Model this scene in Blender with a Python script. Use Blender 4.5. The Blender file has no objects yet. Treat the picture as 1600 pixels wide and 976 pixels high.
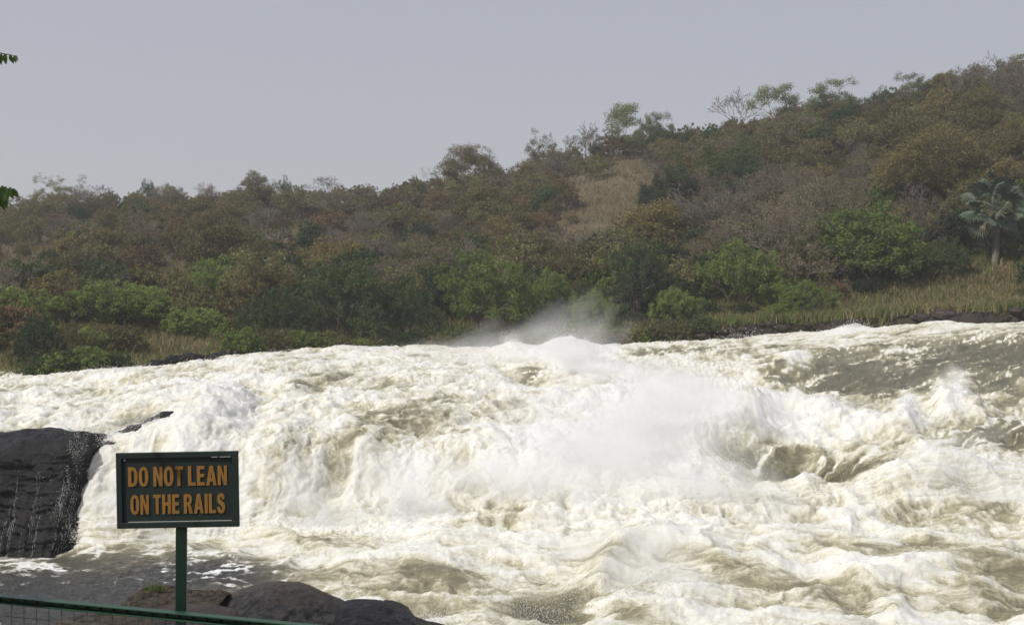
import bpy, math
import numpy as np
from mathutils import Vector, Matrix
rad = math.radians
sc = bpy.context.scene
C = sc.collection

# ------------------------------------------------------------------ camera
F, HOR = 1900.0, 430.0            # focal length and eye level in photo pixels (1600 wide)
cam_d = bpy.data.cameras.new('camera'); cam = bpy.data.objects.new('camera', cam_d); C.objects.link(cam)
cam_d.sensor_width = 36; cam_d.lens = F/1600*36; cam_d.shift_y = (HOR-488)/1600
cam_d.clip_end = 6000; cam_d.clip_start = .05
cam.location = (0, 0, 0); cam.rotation_euler = (rad(90), 0, 0)
sc.camera = cam
# ------------------------------------------------------------------ light
SUN = Vector((-.62, -.34, .76)).normalized()      # direction towards the sun
SUN_EL = math.asin(SUN.z); SUN_ROT = math.atan2(SUN.x, SUN.y)
w = bpy.data.worlds.new('World'); sc.world = w; w.use_nodes = True
nt = w.node_tree; bg = nt.nodes['Background']
sky = nt.nodes.new('ShaderNodeTexSky'); sky.sky_type = 'NISHITA'; sky.sun_disc = False
sky.sun_elevation = SUN_EL; sky.sun_rotation = SUN_ROT
sky.air_density = 1.0; sky.dust_density = 4.0; sky.ozone_density = 1.5; sky.altitude = 600
mx = nt.nodes.new('ShaderNodeMix'); mx.data_type = 'RGBA'; mx.inputs[0].default_value = .88
tcw = nt.nodes.new('ShaderNodeTexCoord'); sx = nt.nodes.new('ShaderNodeSeparateXYZ'); nt.links.new(tcw.outputs['Generated'], sx.inputs[0])
rw = nt.nodes.new('ShaderNodeValToRGB'); nt.links.new(sx.outputs['Z'], rw.inputs[0])
rw.color_ramp.elements[0].color = (.54, .55, .585, 1); rw.color_ramp.elements[1].position = .45; rw.color_ramp.elements[1].color = (.415, .435, .52, 1)
sc10 = nt.nodes.new('ShaderNodeVectorMath'); sc10.operation = 'SCALE'; sc10.inputs[3].default_value = 10; nt.links.new(rw.outputs[0], sc10.inputs[0])     # high thin overcast
nt.links.new(sc10.outputs[0], mx.inputs[7])
nt.links.new(sky.outputs[0], mx.inputs[6]); nt.links.new(mx.outputs[2], bg.inputs[0])
bg.inputs[1].default_value = .095
sd = bpy.data.lights.new('sun', 'SUN'); sd.energy = 3.6; sd.angle = rad(.6); sd.color = (1, .955, .88)
so = bpy.data.objects.new('sun', sd); C.objects.link(so)
so.rotation_euler = SUN.to_track_quat('Z', 'Y').to_euler()
sc.view_settings.view_transform = 'Standard'; sc.view_settings.look = 'None'
sc.view_settings.exposure = 0.0; sc.view_settings.gamma = 1
cy = sc.cycles
cy.use_denoising = True; cy.max_bounces = 8; cy.diffuse_bounces = 3; cy.glossy_bounces = 2
cy.transmission_bounces = 3; cy.transparent_max_bounces = 16; cy.volume_bounces = 5
cy.volume_step_rate = 2.0; cy.volume_max_steps = 128; cy.use_adaptive_sampling = True; cy.adaptive_threshold = .02
cy.caustics_reflective = False; cy.caustics_refractive = False

R = np.random.default_rng(7)
# ------------------------------------------------------------------ noise
_perm = np.random.default_rng(3).permutation(1024)
_g = np.random.default_rng(4).normal(size=(1024, 3)); _g /= np.linalg.norm(_g, axis=1)[:, None]
def perlin(P, scale=1.0, off=0.0):
    P = np.asarray(P, float)*scale + off*17.31
    I = np.floor(P).astype(int); f = P - I
    u = f*f*f*(f*(f*6-15)+10)
    out = 0
    for dx in (0, 1):
        wx = u[:, 0] if dx else 1-u[:, 0]
        hx = _perm[(I[:, 0]+dx) & 1023]
        for dy in (0, 1):
            wy = u[:, 1] if dy else 1-u[:, 1]
            hy = _perm[(hx+I[:, 1]+dy) & 1023]
            for dz in (0, 1):
                wz = u[:, 2] if dz else 1-u[:, 2]
                h = _perm[(hy+I[:, 2]+dz) & 1023]
                g = _g[h]
                out = out + wx*wy*wz*(g[:, 0]*(f[:, 0]-dx)+g[:, 1]*(f[:, 1]-dy)+g[:, 2]*(f[:, 2]-dz))
    return out*1.6
def fbm(P, scale, octv, off=0, gain=.5, mode=None):
    s, a, tot = 0, 1.0, 0
    for k in range(octv):
        n = perlin(P, scale*2.03**k, off+k*1.7)
        if mode == 'billow': n = np.abs(n)*2-.45
        if mode == 'ridge': n = .55-np.abs(n)*2
        s = s + a*n; tot += a; a *= gain
    return s/tot
def sstep(a, b, x):
    t = np.clip((x-a)/(b-a), 0, 1); return t*t*(3-2*t)

# ------------------------------------------------------------------ object helpers
def mesh_from(name, V, faces, mats, smooth=True, attrs=None, fmat=None):
    """faces: (n,3) or (n,4) int array or list of arrays"""
    me = bpy.data.meshes.new(name)
    V = np.asarray(V, np.float32)
    fl = faces if isinstance(faces, list) else [faces]
    fl = [np.asarray(f, np.int32) for f in fl if len(f)]
    loops = np.concatenate([f.ravel() for f in fl]); sizes = np.concatenate([np.full(len(f), f.shape[1], np.int32) for f in fl])
    me.vertices.add(len(V)); me.vertices.foreach_set('co', V.ravel())
    me.loops.add(len(loops)); me.loops.foreach_set('vertex_index', loops)
    me.polygons.add(len(sizes)); st = np.concatenate([[0], np.cumsum(sizes)[:-1]]).astype(np.int32)
    me.polygons.foreach_set('loop_start', st)
    me.polygons.foreach_set('use_smooth', np.full(len(sizes), smooth))
    for m in (mats if isinstance(mats, (list, tuple)) else [mats]): me.materials.append(m)
    if fmat is not None: me.polygons.foreach_set('material_index', np.asarray(fmat, np.int32))
    me.update(calc_edges=True)
    for k, a in (attrs or {}).items():
        a = np.asarray(a, np.float32)
        if a.ndim == 1:
            at = me.attributes.new(k, 'FLOAT', 'POINT'); at.data.foreach_set('value', a)
        else:
            at = me.attributes.new(k, 'FLOAT_VECTOR', 'POINT'); at.data.foreach_set('vector', a.ravel())
    return me
def link(name, me, parent=None, **props):
    o = bpy.data.objects.new(name, me); C.objects.link(o)
    if parent is not None: o.parent = parent
    for k, v in props.items(): o[k] = v
    return o
def empty(name, loc, rz=0, **props):
    o = bpy.data.objects.new(name, None); C.objects.link(o); o.location = loc; o.rotation_euler = (0, 0, rz)
    o.empty_display_size = .2
    for k, v in props.items(): o[k] = v
    return o
def grid_faces(nr, nc):
    i = np.arange(nr*nc).reshape(nr, nc)
    return np.stack([i[:-1, :-1], i[1:, :-1], i[1:, 1:], i[:-1, 1:]], -1).reshape(-1, 4)
def uvz(u, v, Y):      # pixel column/row of the photo at forward distance Y -> world
    return np.stack([(np.asarray(u)-800)/F*Y, np.asarray(Y)+0*np.asarray(u), -(np.asarray(v)-HOR)/F*Y], -1)

def tubes(segs, sides=5):
    """segs: list of (p0,p1,r0,r1) -> V,F"""
    if not len(segs): return np.zeros((0, 3)), np.zeros((0, 4), int)
    P0 = np.array([s[0] for s in segs], float); P1 = np.array([s[1] for s in segs], float)
    r0 = np.array([s[2] for s in segs]); r1 = np.array([s[3] for s in segs])
    d = P1-P0; d /= np.maximum(np.linalg.norm(d, axis=1), 1e-6)[:, None]
    ref = np.where(np.abs(d[:, 2:3]) > .9, np.array([[1., 0, 0]]), np.array([[0, 0, 1.]]))
    a = np.cross(d, ref); a /= np.linalg.norm(a, axis=1)[:, None]; b = np.cross(d, a)
    th = np.arange(sides)/sides*2*np.pi
    ring = np.cos(th)[None, :, None]*a[:, None]+np.sin(th)[None, :, None]*b[:, None]
    V = np.concatenate([P0[:, None]+ring*r0[:, None, None], P1[:, None]+ring*r1[:, None, None]], 1)
    base = np.arange(len(segs))[:, None]*2*sides
    k = np.arange(sides); k2 = (k+1) % sides
    Fc = np.stack([base+k, base+k2, base+sides+k2, base+sides+k], -1).reshape(-1, 4)
    return V.reshape(-1, 3), Fc
def box(cx, cy_, cz, sx, sy, sz):
    V = np.array([[x, y, z] for x in (-1, 1) for y in (-1, 1) for z in (-1, 1)], float)*np.array([sx, sy, sz])/2+np.array([cx, cy_, cz])
    Fc = np.array([[0, 1, 3, 2], [4, 6, 7, 5], [0, 4, 5, 1], [2, 3, 7, 6], [0, 2, 6, 4], [1, 5, 7, 3]])
    return V, Fc
def join(parts):
    V, Fs, n = [], [], 0
    for v, f in parts:
        V.append(v); Fs.append(np.asarray(f)+n); n += len(v)
    return np.concatenate(V), Fs

# ------------------------------------------------------------------ materials
def mat(name):
    m = bpy.data.materials.new(name); m.use_nodes = True
    return m, m.node_tree, m.node_tree.nodes, m.node_tree.links, m.node_tree.nodes['Principled BSDF']
def N(ns, t, **kw):
    n = ns.new(t)
    for k, v in kw.items(): setattr(n, k, v)
    return n
def ramp(ns, stops):
    r = ns.new('ShaderNodeValToRGB'); e = r.color_ramp.elements
    while len(e) < len(stops): e.new(.5)
    for el, (p, c) in zip(e, stops):
        el.position = p; el.color = (*c, 1) if len(c) == 3 else c
    return r
def noise(ns, L, scale, detail=5, rough=.6, vec=None, dist=0):
    n = ns.new('ShaderNodeTexNoise'); n.inputs['Scale'].default_value = scale; n.inputs['Detail'].default_value = detail
    n.inputs['Roughness'].default_value = rough; n.inputs['Distortion'].default_value = dist
    if vec is not None: L.new(vec, n.inputs['Vector'])
    return n
def mapping(ns, L, sx, sy, sz, src='Object'):
    tc = ns.new('ShaderNodeTexCoord'); mp = ns.new('ShaderNodeMapping'); mp.inputs['Scale'].default_value = (sx, sy, sz)
    L.new(tc.outputs[src], mp.inputs[0]); return mp.outputs[0]
def mixc(ns, L, f, a, b, blend='MIX'):
    m = ns.new('ShaderNodeMix'); m.data_type = 'RGBA'; m.blend_type = blend
    for i, x in ((0, f), (6, a), (7, b)):
        if isinstance(x, (int, float)): m.inputs[i].default_value = x
        elif isinstance(x, tuple): m.inputs[i].default_value = (*x, 1)
        else: L.new(x, m.inputs[i])
    return m.outputs[2]
def mth(ns, L, op, a, b=None, clamp=False):
    m = ns.new('ShaderNodeMath'); m.operation = op; m.use_clamp = clamp
    for i, x in ((0, a), (1, b)):
        if x is None: continue
        if isinstance(x, (int, float)): m.inputs[i].default_value = x
        else: L.new(x, m.inputs[i])
    return m.outputs[0]
def attr(ns, name): a = ns.new('ShaderNodeAttribute'); a.attribute_name = name; return a

def rock_mat(name, dark, light, rough=.6, scale=1.0, strata=3.0, brown=None):
    m, t, ns, L, p = mat(name)
    v = mapping(ns, L, scale, scale, scale*strata)
    n1 = noise(ns, L, 2.2, 8, .65, v); n2 = noise(ns, L, 14, 6, .7, mapping(ns, L, scale, scale, scale))
    r = ramp(ns, [(.40, dark), (.60, light)]); L.new(n1.outputs[0], r.inputs[0])
    col = r.outputs[0]
    if brown:
        n3 = noise(ns, L, .9*scale, 4, .6); rb = ramp(ns, [(.45, (0, 0, 0)), (.62, (1, 1, 1))]); L.new(n3.outputs[0], rb.inputs[0])
        col = mixc(ns, L, rb.outputs[0], col, brown)
    col = mixc(ns, L, .5, col, n2.outputs[0], 'OVERLAY'); L.new(col, p.inputs['Base Color'])
    p.inputs['Specular IOR Level'].default_value = .3
    rr = ramp(ns, [(.3, (rough-.25,)*3), (.7, (rough+.1,)*3)]); L.new(n2.outputs[0], rr.inputs[0]); L.new(rr.outputs[0], p.inputs['Roughness'])
    b = ns.new('ShaderNodeBump'); b.inputs['Strength'].default_value = 1; b.inputs['Distance'].default_value = .10
    L.new(mth(ns, L, 'ADD', n1.outputs[0], mth(ns, L, 'MULTIPLY', n2.outputs[0], .5)), b.inputs['Height']); L.new(b.outputs[0], p.inputs['Normal'])
    return m
M_rock = rock_mat('wet_basalt', (.004, .0038, .004), (.014, .013, .0132), .5, 1.0, 1.6)
M_rockg = rock_mat('grey_rock', (.009, .0085, .008), (.055, .051, .047), .5, 1.6, 1.6, (.060, .044, .032))
M_rockb = rock_mat('brown_rock', (.032, .025, .018), (.110, .088, .062), .85, 3.0, 3.0)
M_bankrock = rock_mat('bank_rock', (.02, .016, .013), (.085, .062, .05), .75, .9, 3)

def leaf_mat(name, c1, c2, trans=.35, objvar=.5):
    """colour runs from c1 to c2 leaf by leaf (attribute tint) and plant by plant"""
    m, t, ns, L, p = mat(name)
    a = attr(ns, 'tint'); oi = ns.new('ShaderNodeObjectInfo')
    f = mth(ns, L, 'ADD', mth(ns, L, 'MULTIPLY', a.outputs['Fac'], 1-objvar), mth(ns, L, 'MULTIPLY', oi.outputs['Random'], objvar))
    col = mixc(ns, L, f, c1, c2)
    hs = ns.new('ShaderNodeHueSaturation'); L.new(col, hs.inputs['Color'])
    L.new(mth(ns, L, 'ADD', mth(ns, L, 'MULTIPLY', oi.outputs['Random'], .6), .95), hs.inputs['Value'])
    L.new(hs.outputs[0], p.inputs['Base Color']); p.inputs['Roughness'].default_value = .7
    p.inputs['Specular IOR Level'].default_value = .25
    tr = ns.new('ShaderNodeBsdfTranslucent'); L.new(hs.outputs[0], tr.inputs[0])
    ms = ns.new('ShaderNodeMixShader'); ms.inputs[0].default_value = trans
    L.new(p.outputs[0], ms.inputs[1]); L.new(tr.outputs[0], ms.inputs[2])
    L.new(ms.outputs[0], ns['Material Output'].inputs[0])
    return m
def bark_mat(name, a, b):
    m, t, ns, L, p = mat(name)
    n = noise(ns, L, 6, 5, .7, mapping(ns, L, 1, 1, .3)); r = ramp(ns, [(.3, a), (.7, b)]); L.new(n.outputs[0], r.inputs[0])
    L.new(r.outputs[0], p.inputs['Base Color']); p.inputs['Roughness'].default_value = .9
    return m
LEAF = {
 'green':  leaf_mat('leaf_green', (.105, .155, .034), (.185, .225, .058)),
 'dark':   leaf_mat('leaf_dark', (.034, .056, .020), (.072, .098, .034)),
 'olive':  leaf_mat('leaf_olive', (.100, .104, .038), (.170, .158, .060)),
 'rust':   leaf_mat('leaf_rust', (.120, .086, .044), (.172, .112, .052)),
 'yellow': leaf_mat('leaf_yellow', (.115, .106, .040), (.172, .134, .048)),
 'mauve':  leaf_mat('leaf_mauve', (.135, .108, .074), (.175, .142, .092)),
 'pale':   leaf_mat('leaf_pale', (.150, .175, .075), (.220, .240, .120)),
 'straw':  leaf_mat('leaf_straw', (.200, .155, .080), (.290, .230, .130)),
}
M_bark = bark_mat('bark', (.08, .064, .052), (.18, .15, .12))
M_greybark = bark_mat('grey_bark', (.12, .102, .08), (.22, .19, .155))
M_whitebark = bark_mat('pale_dead_wood', (.25, .23, .21), (.42, .40, .37))

def paint_mat(name, c, rough=.35, worn=None):
    m, t, ns, L, p = mat(name)
    n = noise(ns, L, 30, 6, .6); r = ramp(ns, [(.3, tuple(x*.8 for x in c)), (.7, tuple(x*1.2 for x in c))]); L.new(n.outputs[0], r.inputs[0])
    col = r.outputs[0]
    if worn:
        n2 = noise(ns, L, 55, 8, .75); r2 = ramp(ns, [(.64, (0, 0, 0)), (.70, (1, 1, 1))]); L.new(n2.outputs[0], r2.inputs[0])
        col = mixc(ns, L, r2.outputs[0], col, worn)
    L.new(col, p.inputs['Base Color']); p.inputs['Roughness'].default_value = rough
    b = ns.new('ShaderNodeBump'); b.inputs['Strength'].default_value = .25; b.inputs['Distance'].default_value = .002
    L.new(n.outputs[0], b.inputs['Height']); L.new(b.outputs[0], p.inputs['Normal'])
    return m

# ================================================================== WATER (the lay of the rapids)
KU = np.array([-900, -400, 0, 90, 150, 220, 300, 450, 650, 850, 1100, 1350, 1600, 2000, 2700.])
#        under bank      bank          A            B            lip          foot         pool         front       nearer
KN = [[(590, 74), (606, 64), (636, 50), (660, 42), (690, 39.5), (866, 36.3), (920, 30.5), (1060, 24), (1500, 14)],
      [(590, 76), (606, 66), (634, 51), (657, 43), (690, 39.5), (866, 36.3), (920, 30.5), (1060, 24), (1500, 14)],
      [(578, 80), (590, 68), (628, 52), (655, 44), (690, 39.5), (866, 36.3), (920, 30.5), (1060, 24), (1500, 14)],
      [(575, 82), (586, 69), (624, 53), (650, 45), (690, 39.3), (865, 36.2), (920, 30.5), (1060, 24), (1500, 14)],
      [(573, 82), (583, 70), (618, 54), (642, 46), (690, 38.8), (866, 35), (920, 30.5), (1060, 24), (1500, 14)],
      [(568, 84), (577, 73), (608, 55), (632, 47), (680, 39.0), (864, 35), (918, 30.5), (1060, 24), (1500, 14)],
      [(552, 88), (562, 77), (600, 56), (626, 47), (670, 39.5), (860, 35), (915, 30.6), (1060, 24), (1500, 14)],
      [(536, 96), (546, 86), (592, 57), (628, 46), (680, 39.8), (836, 35.6), (910, 30.8), (1060, 24), (1500, 14)],
      [(532, 101), (541, 91), (590, 59), (630, 47), (690, 40.5), (805, 36.2), (900, 31), (1060, 24), (1500, 14)],
      [(530, 102), (539, 92), (590, 59), (635, 47), (700, 40.7), (800, 36.2), (900, 31), (1060, 24), (1500, 14)],
      [(522, 102), (531, 92), (588, 60), (635, 48), (700, 41), (795, 36.5), (890, 31.4), (1060, 24), (1500, 14)],
      [(505, 102), (513, 92), (576, 61), (630, 49), (700, 41.8), (790, 37), (890, 31.5), (1060, 24), (1500, 14)],
      [(494, 98), (502, 88), (570, 62), (630, 49), (700, 42), (785, 37.5), (890, 31.5), (1060, 24), (1500, 14)],
      [(480, 95), (488, 84), (565, 62), (628, 49), (700, 42), (785, 37.5), (890, 31.5), (1060, 24), (1500, 14)],
      [(470, 92), (480, 82), (560, 62), (628, 49), (700, 42), (785, 37.5), (890, 31.5), (1060, 24), (1500, 14)]]
KN = np.array(KN, float)
def pchip(x, Y, xi):
    """monotone cubic along axis 0 of Y (n, m), same x for all columns"""
    h = np.diff(x)[:, None]; d = np.diff(Y, axis=0)/h
    m = np.zeros_like(Y)
    w1 = 2*h[1:]+h[:-1]; w2 = h[1:]+2*h[:-1]
    same = (d[:-1]*d[1:]) > 0
    with np.errstate(divide='ignore', invalid='ignore'):
        mm = (w1+w2)/(w1/d[:-1]+w2/d[1:])
    m[1:-1] = np.where(same, mm, 0); m[0] = d[0]; m[-1] = d[-1]
    k = np.clip(np.searchsorted(x, xi, side='right')-1, 0, len(x)-2)
    hh = h[k]; t = ((xi-x[k])[:, None])/hh
    return ((2*t**3-3*t**2+1)*Y[k]+(t**3-2*t**2+t)*hh*m[k]+(-2*t**3+3*t**2)*Y[k+1]+(t**3-t**2)*hh*m[k+1])
def smooth_interp(u, x, Y):
    return pchip(np.asarray(x, float), np.asarray(Y, float).reshape(len(x), -1), np.asarray(u, float))
def zone(u, v, cu, cv, ru, rv, ang=0.0):   # soft oval patch about a place
    a = rad(ang); du, dv = u-cu, v-cv
    p = (du*np.cos(a)+dv*np.sin(a))/ru; q = (-du*np.sin(a)+dv*np.cos(a))/rv
    return np.exp(-(p*p+q*q))

us = np.concatenate([np.arange(-900, -130, 9), np.arange(-110, 1710, 1.65), np.arange(1730, 2700, 9)])
seg_n = [20, 58, 34, 50, 128, 58, 84, 12]     # rows per band
ts = np.concatenate([np.linspace(k, k+1, n, endpoint=False) for k, n in enumerate(seg_n)]+[[8.0]])
kv = smooth_interp(us, KU, KN.reshape(len(KU), -1)).reshape(len(us), 9, 2)      # (cols, 9, 2)
Z9 = -(kv[..., 0]-HOR)/F*kv[..., 1]
Yw = pchip(np.arange(9.), kv[..., 1].T, ts); Zw = pchip(np.arange(9.), Z9.T, ts)
Uw = np.broadcast_to(us, Yw.shape); Xw = (Uw-800)/F*Yw; Vw = HOR-Zw/Yw*F
nr, nc = Yw.shape
def ddx(A, ax): return np.gradient(A, axis=ax)
def normals(X, Y, Z):
    a = np.stack([ddx(X, 1), ddx(Y, 1), ddx(Z, 1)], -1); b = np.stack([ddx(X, 0), ddx(Y, 0), ddx(Z, 0)], -1)
    n = np.cross(b, a); n /= np.maximum(np.linalg.norm(n, axis=-1, keepdims=True), 1e-9)
    return np.where(n[..., 2:3] < 0, -n, n)
# ---- long waves and hand-placed swells (height in metres, at their place in the river)
u1, v1 = Uw.ravel(), Vw.ravel()
P = np.stack([Xw.ravel(), Yw.ravel(), Zw.ravel()], -1)
calm = np.clip(zone(u1, v1, 60, 925, 270, 58)+.7*zone(u1, v1, 330, 892, 110, 20)+.8*zone(u1, v1, 40, 985, 330, 45)+.35*zone(u1, v1, 300, 905, 120, 26, -5), 0, 1)
fall = sstep(640, 700, v1)*(1-sstep(800, 868, v1))*(1-sstep(650, 900, u1))        # the steep drop at left
far = sstep(60, 85, P[:, 1])
H = np.zeros(len(u1))
Wp = P+np.stack([fbm(P, .22, 3, 11), fbm(P, .22, 3, 12), 0*u1], -1)*1.8
flow45 = np.stack([(P[:, 0]*.75-P[:, 1]*.66), (P[:, 0]*.66+P[:, 1]*.75)*.33, P[:, 2]*.2], -1)    # streaks running down-left
lowr = sstep(800, 860, v1)                                                             # below the falls the water slides sideways
flow0 = np.stack([P[:, 0], P[:, 1]*.35, P[:, 2]*.35], -1)
flowx = np.stack([P[:, 0]*.42+.16*P[:, 1], P[:, 1]*.95, P[:, 2]], -1)
wr = np.maximum(sstep(900, 1250, u1)*(1-sstep(700, 800, v1)), lowr)
H += (.38*(1-calm)*(1-.75*fall))*fbm(Wp, .16, 3, 1, .5)
H += (.30*(1-.6*fall))*(1-calm)*(.35+.65*sstep(560, 640, v1))*fbm(Wp, .36, 2, 2, .5, 'ridge')
swells = [  # u, v, ru, rv, angle, height
 (885, 556, 48, 14, 0, 1.0), (800, 551, 26, 9, 0, .55), (822, 590, 40, 9, 10, -.55), (455, 603, 26, 8, 0, .35),
 (1240, 576, 44, 11, -14, .62), (1218, 566, 18, 9, 0, .3), (1330, 556, 90, 6, -6, .40), (1300, 598, 70, 12, 0, -.35), (1330, 515, 30, 5, 0, .5),
 (1450, 505, 60, 5, 0, .3), (1165, 655, 38, 30, 0, .75), (1290, 655, 60, 16, 20, .55), (1370, 668, 60, 14, 20, .45),
 (1490, 644, 40, 20, 0, .40), (1502, 622, 17, 20, 0, .48), (1474, 638, 13, 12, 0, .34), (1528, 648, 16, 12, 0, .3), (1415, 660, 20, 20, 0, .45), (1230, 724, 85, 20, 5, -.55), (1262, 750, 20, 14, 0, .28), (1320, 735, 40, 14, -10, -.35),
 (1450, 748, 80, 20, -5, .55), (1110, 690, 60, 40, 0, .45), (830, 806, 110, 18, -10, .40), (760, 838, 80, 14, -20, -.12),
 (690, 905, 45, 10, 0, .2), (700, 925, 60, 9, 0, -.25), (955, 885, 20, 46, 50, .55), (870, 940, 90, 24, 0, -.28), (1050, 850, 110, 25, 10, .30),
 (1180, 915, 110, 16, 10, -.25), (1010, 940, 70, 30, 0, .35), (1400, 900, 120, 14, -8, .22), (1590, 935, 50, 20, -20, -.35),
 (560, 700, 30, 60, -20, .35), (520, 755, 24, 55, 22, -.32), (430, 735, 40, 70, 0, .45), (600, 690, 40, 40, 0, .25), (300, 745, 60, 80, 0, .35),
 (330, 640, 60, 24, -20, .45), (400, 640, 22, 40, 25, -.25), (660, 650, 60, 16, 10, .2), (200, 590, 60, 8, 0, .35), (60, 620, 80, 8, 0, .2),
 (540, 548, 40, 5, 0, .3), (660, 546, 30, 5, 0, .35), (980, 550, 60, 6, 0, .3), (1080, 540, 40, 5, 0, .35), (440, 845, 60, 9, 8, .35), (300, 868, 60, 8, 0, .2),
 (1000, 630, 120, 18, 8, .25), (760, 700, 90, 30, 0, .3), (900, 740, 120, 40, 0, .45)]
for su, sv, ru, rv, an, hh in swells: H += hh*zone(u1, v1, su, sv, ru, rv, an)
# ---- foam cover: 1 = white water, 0 = open brown-green water
Fm = np.full(len(u1), .66)
Fm += .16*zone(u1, v1, 400, 780, 260, 90)+.25*zone(u1, v1, 1000, 720, 240, 80)+.2*zone(u1, v1, 860, 550, 60, 20)
opens = [ # u, v, ru, rv, ang, amount
 (1480, 570, 230, 42, -4, .50), (1330, 590, 110, 28, 8, .42), (1560, 640, 130, 40, -8, .30), (1500, 690, 190, 20, -12, .42), (1570, 545, 120, 26, -8, .25), (1480, 600, 170, 60, -6, .20), (1560, 700, 110, 30, -12, .25),
 (350, 720, 40, 60, 10, .10), (450, 690, 60, 26, -10, .14), (420, 790, 34, 40, 20, .12), (230, 660, 60, 20, -10, .10), (700, 690, 60, 20, 0, .12), (640, 760, 40, 30, 20, .10),
 (1220, 716, 100, 24, 6, .64), (1325, 735, 50, 15, -10, .55), (1130, 545, 110, 10, -4, .25), (1215, 590, 30, 14, 30, .35), (1350, 549, 70, 5, -3, .5),
 (600, 645, 70, 26, 0, .30), (540, 590, 80, 12, 6, .2), (470, 605, 30, 8, 0, .15), (690, 630, 70, 12, 0, .22), (830, 583, 28, 10, 15, .5), (520, 745, 22, 50, 18, .33), (620, 690, 50, 40, 0, .16),  # the small tilted patch paints a wave hollow's olive shadow as thinner foam
 (560, 700, 24, 18, 0, .2), (790, 655, 90, 16, 0, .14), (880, 650, 60, 20, 0, .14),
 (500, 850, 120, 10, 0, .33), (320, 885, 200, 24, 2, .32), (110, 925, 240, 56, 0, 1.0), (40, 985, 260, 40, 0, .8), (250, 925, 120, 24, 0, .35), (860, 940, 100, 26, 0, .62), (690, 905, 66, 12, 0, .5),
 (760, 815, 90, 12, -14, .2), (940, 875, 20, 36, 50, .3), (1190, 905, 130, 20, 6, .27), (1100, 880, 50, 10, 15, .22), (1370, 870, 160, 12, 4, .15),
 (1560, 900, 120, 20, -6, .2), (1470, 760, 70, 18, 0, .16), (1250, 945, 120, 14, 0, .2), (1420, 945, 110, 14, -6, .2), (1595, 945, 50, 20, -20, .45), (985, 965, 34, 14, -10, .4), (1560, 800, 80, 14, 0, .16),
 (400, 545, 60, 5, 0, .7), (1030, 550, 60, 8, 0, .3), (40, 610, 60, 6, 0, .25), (60, 642, 110, 7, 2, .26), (130, 612, 110, 5, 4, .22), (350, 580, 90, 5, -4, .2), (1090, 795, 40, 12, 0, .14), (950, 800, 30, 8, 0, .12)]
for ou, ov, ru, rv, an, am in opens: Fm -= am*zone(u1, v1, ou, ov, ru, rv, an)
whites = [(1245, 572, 26, 10, 0, .5), (1490, 622, 36, 34, 0, .9), (1416, 645, 22, 30, 0, .8), (1300, 655, 110, 22, 14, .35), (1262, 738, 22, 14, 0, .4), (1330, 513, 36, 6, 0, .6),
          (1450, 503, 60, 5, 0, .3), (70, 889, 70, 6, 12, .75), (1300, 700, 30, 8, 20, .25), (885, 550, 60, 20, 0, .5), (1450, 735, 110, 26, -5, .3), (360, 640, 50, 30, 0, .2)]
for ou, ov, ru, rv, an, am in whites: Fm += am*zone(u1, v1, ou, ov, ru, rv, an)
# ---- broken turbulence
warp = np.stack([fbm(P, .9, 3, 21), fbm(P, .9, 3, 22), fbm(P, .9, 3, 23)], -1)
B1 = np.where(lowr[:, None] > 0, flowx, flow45)
A0 = flow0+.40*warp; A1 = B1+.40*warp
AB = np.where(wr[:, None] > .5, A1, A0)
turb = np.clip(Fm, 0, 1)**1.2*(1-.55*far)*(1-.8*calm)
s1 = fbm(A0, .75, 3, 31, .55, 'ridge')*(1-wr)+fbm(A1, .75, 3, 31, .55, 'ridge')*wr
fl = flow0*np.array([1, 1, .7]); Pb = (P*np.array([1, .6, 1])*(1-wr)[:, None]+B1*np.array([1, 1.3, 1])*wr[:, None])+.5*warp
b1 = fbm(Pb, .8, 3, 41, .5, 'billow')          # heaps
b2 = fbm(Pb+.2*warp, 3.1, 3, 51, .6, 'billow')       # cauliflower
s2 = fbm(AB, 2.6, 4, 61, .6, 'ridge')
H += (.13+.10*turb)*s1*(1-.7*calm)*(1-.3*fall) + .20*turb*b1 + .035*turb*b2 + (.03+.03*turb)*s2*(1-.4*calm)
rip = fbm(flowx*np.array([1.3, 1.5, 1])+.2*warp, 2.0, 4, 71, .55, 'ridge')
H += .15*calm*rip
openw = 1-sstep(.2, .6, Fm)
H += .30*openw*wr*(1-lowr)*fbm(A1*np.array([1, .7, 1]), .55, 4, 73, .5, 'ridge')
Nn = normals(Xw, Yw, Zw).reshape(-1, 3)
D = P+Nn*H[:, None]
H2 = .07*turb*(1-.5*far)*fbm(P+.15*warp, 3.6, 3, 131, .6)
D += Nn*H2[:, None]
hz = np.stack([fbm(P, 2.0, 2, 81), fbm(P, 2.0, 2, 82), .6*fbm(P, 2.0, 2, 83)], -1)
D += hz*(.11*turb*(1-.6*far))[:, None]
hz = np.stack([fbm(P, 8., 2, 91), fbm(P, 8., 2, 92), fbm(P, 8., 2, 93)], -1)
D += hz*(.030*turb*(1-far))[:, None]
# keep the water under the bank
edge = (ts < 1.0)[:, None].repeat(nc, 1).ravel()
foam = Fm+.28*s1+.15*s2+.22*b1+.08*b2+.34*fbm(Pb, .30, 4, 101)+.22*fbm(AB, .45, 3, 103)+.12*np.clip(H, -.6, .6)
foam += openw*(1-calm)*.58*sstep(.10, .42, fbm(A1*np.array([1.5, .22, 1]), 1.0, 4, 121, .55, 'ridge'))
foam -= .3*calm*(1-sstep(.15, .5, fbm(flowx, 1.5, 4, 111, .6, 'ridge')))
foam = foam+calm*.95*sstep(.02, .34, fbm(flowx+.25*warp, 1.5, 4, 113, .6, 'ridge'))

m, t, ns, L, p = mat('white_water')
af = attr(ns, 'foam'); 

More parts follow.
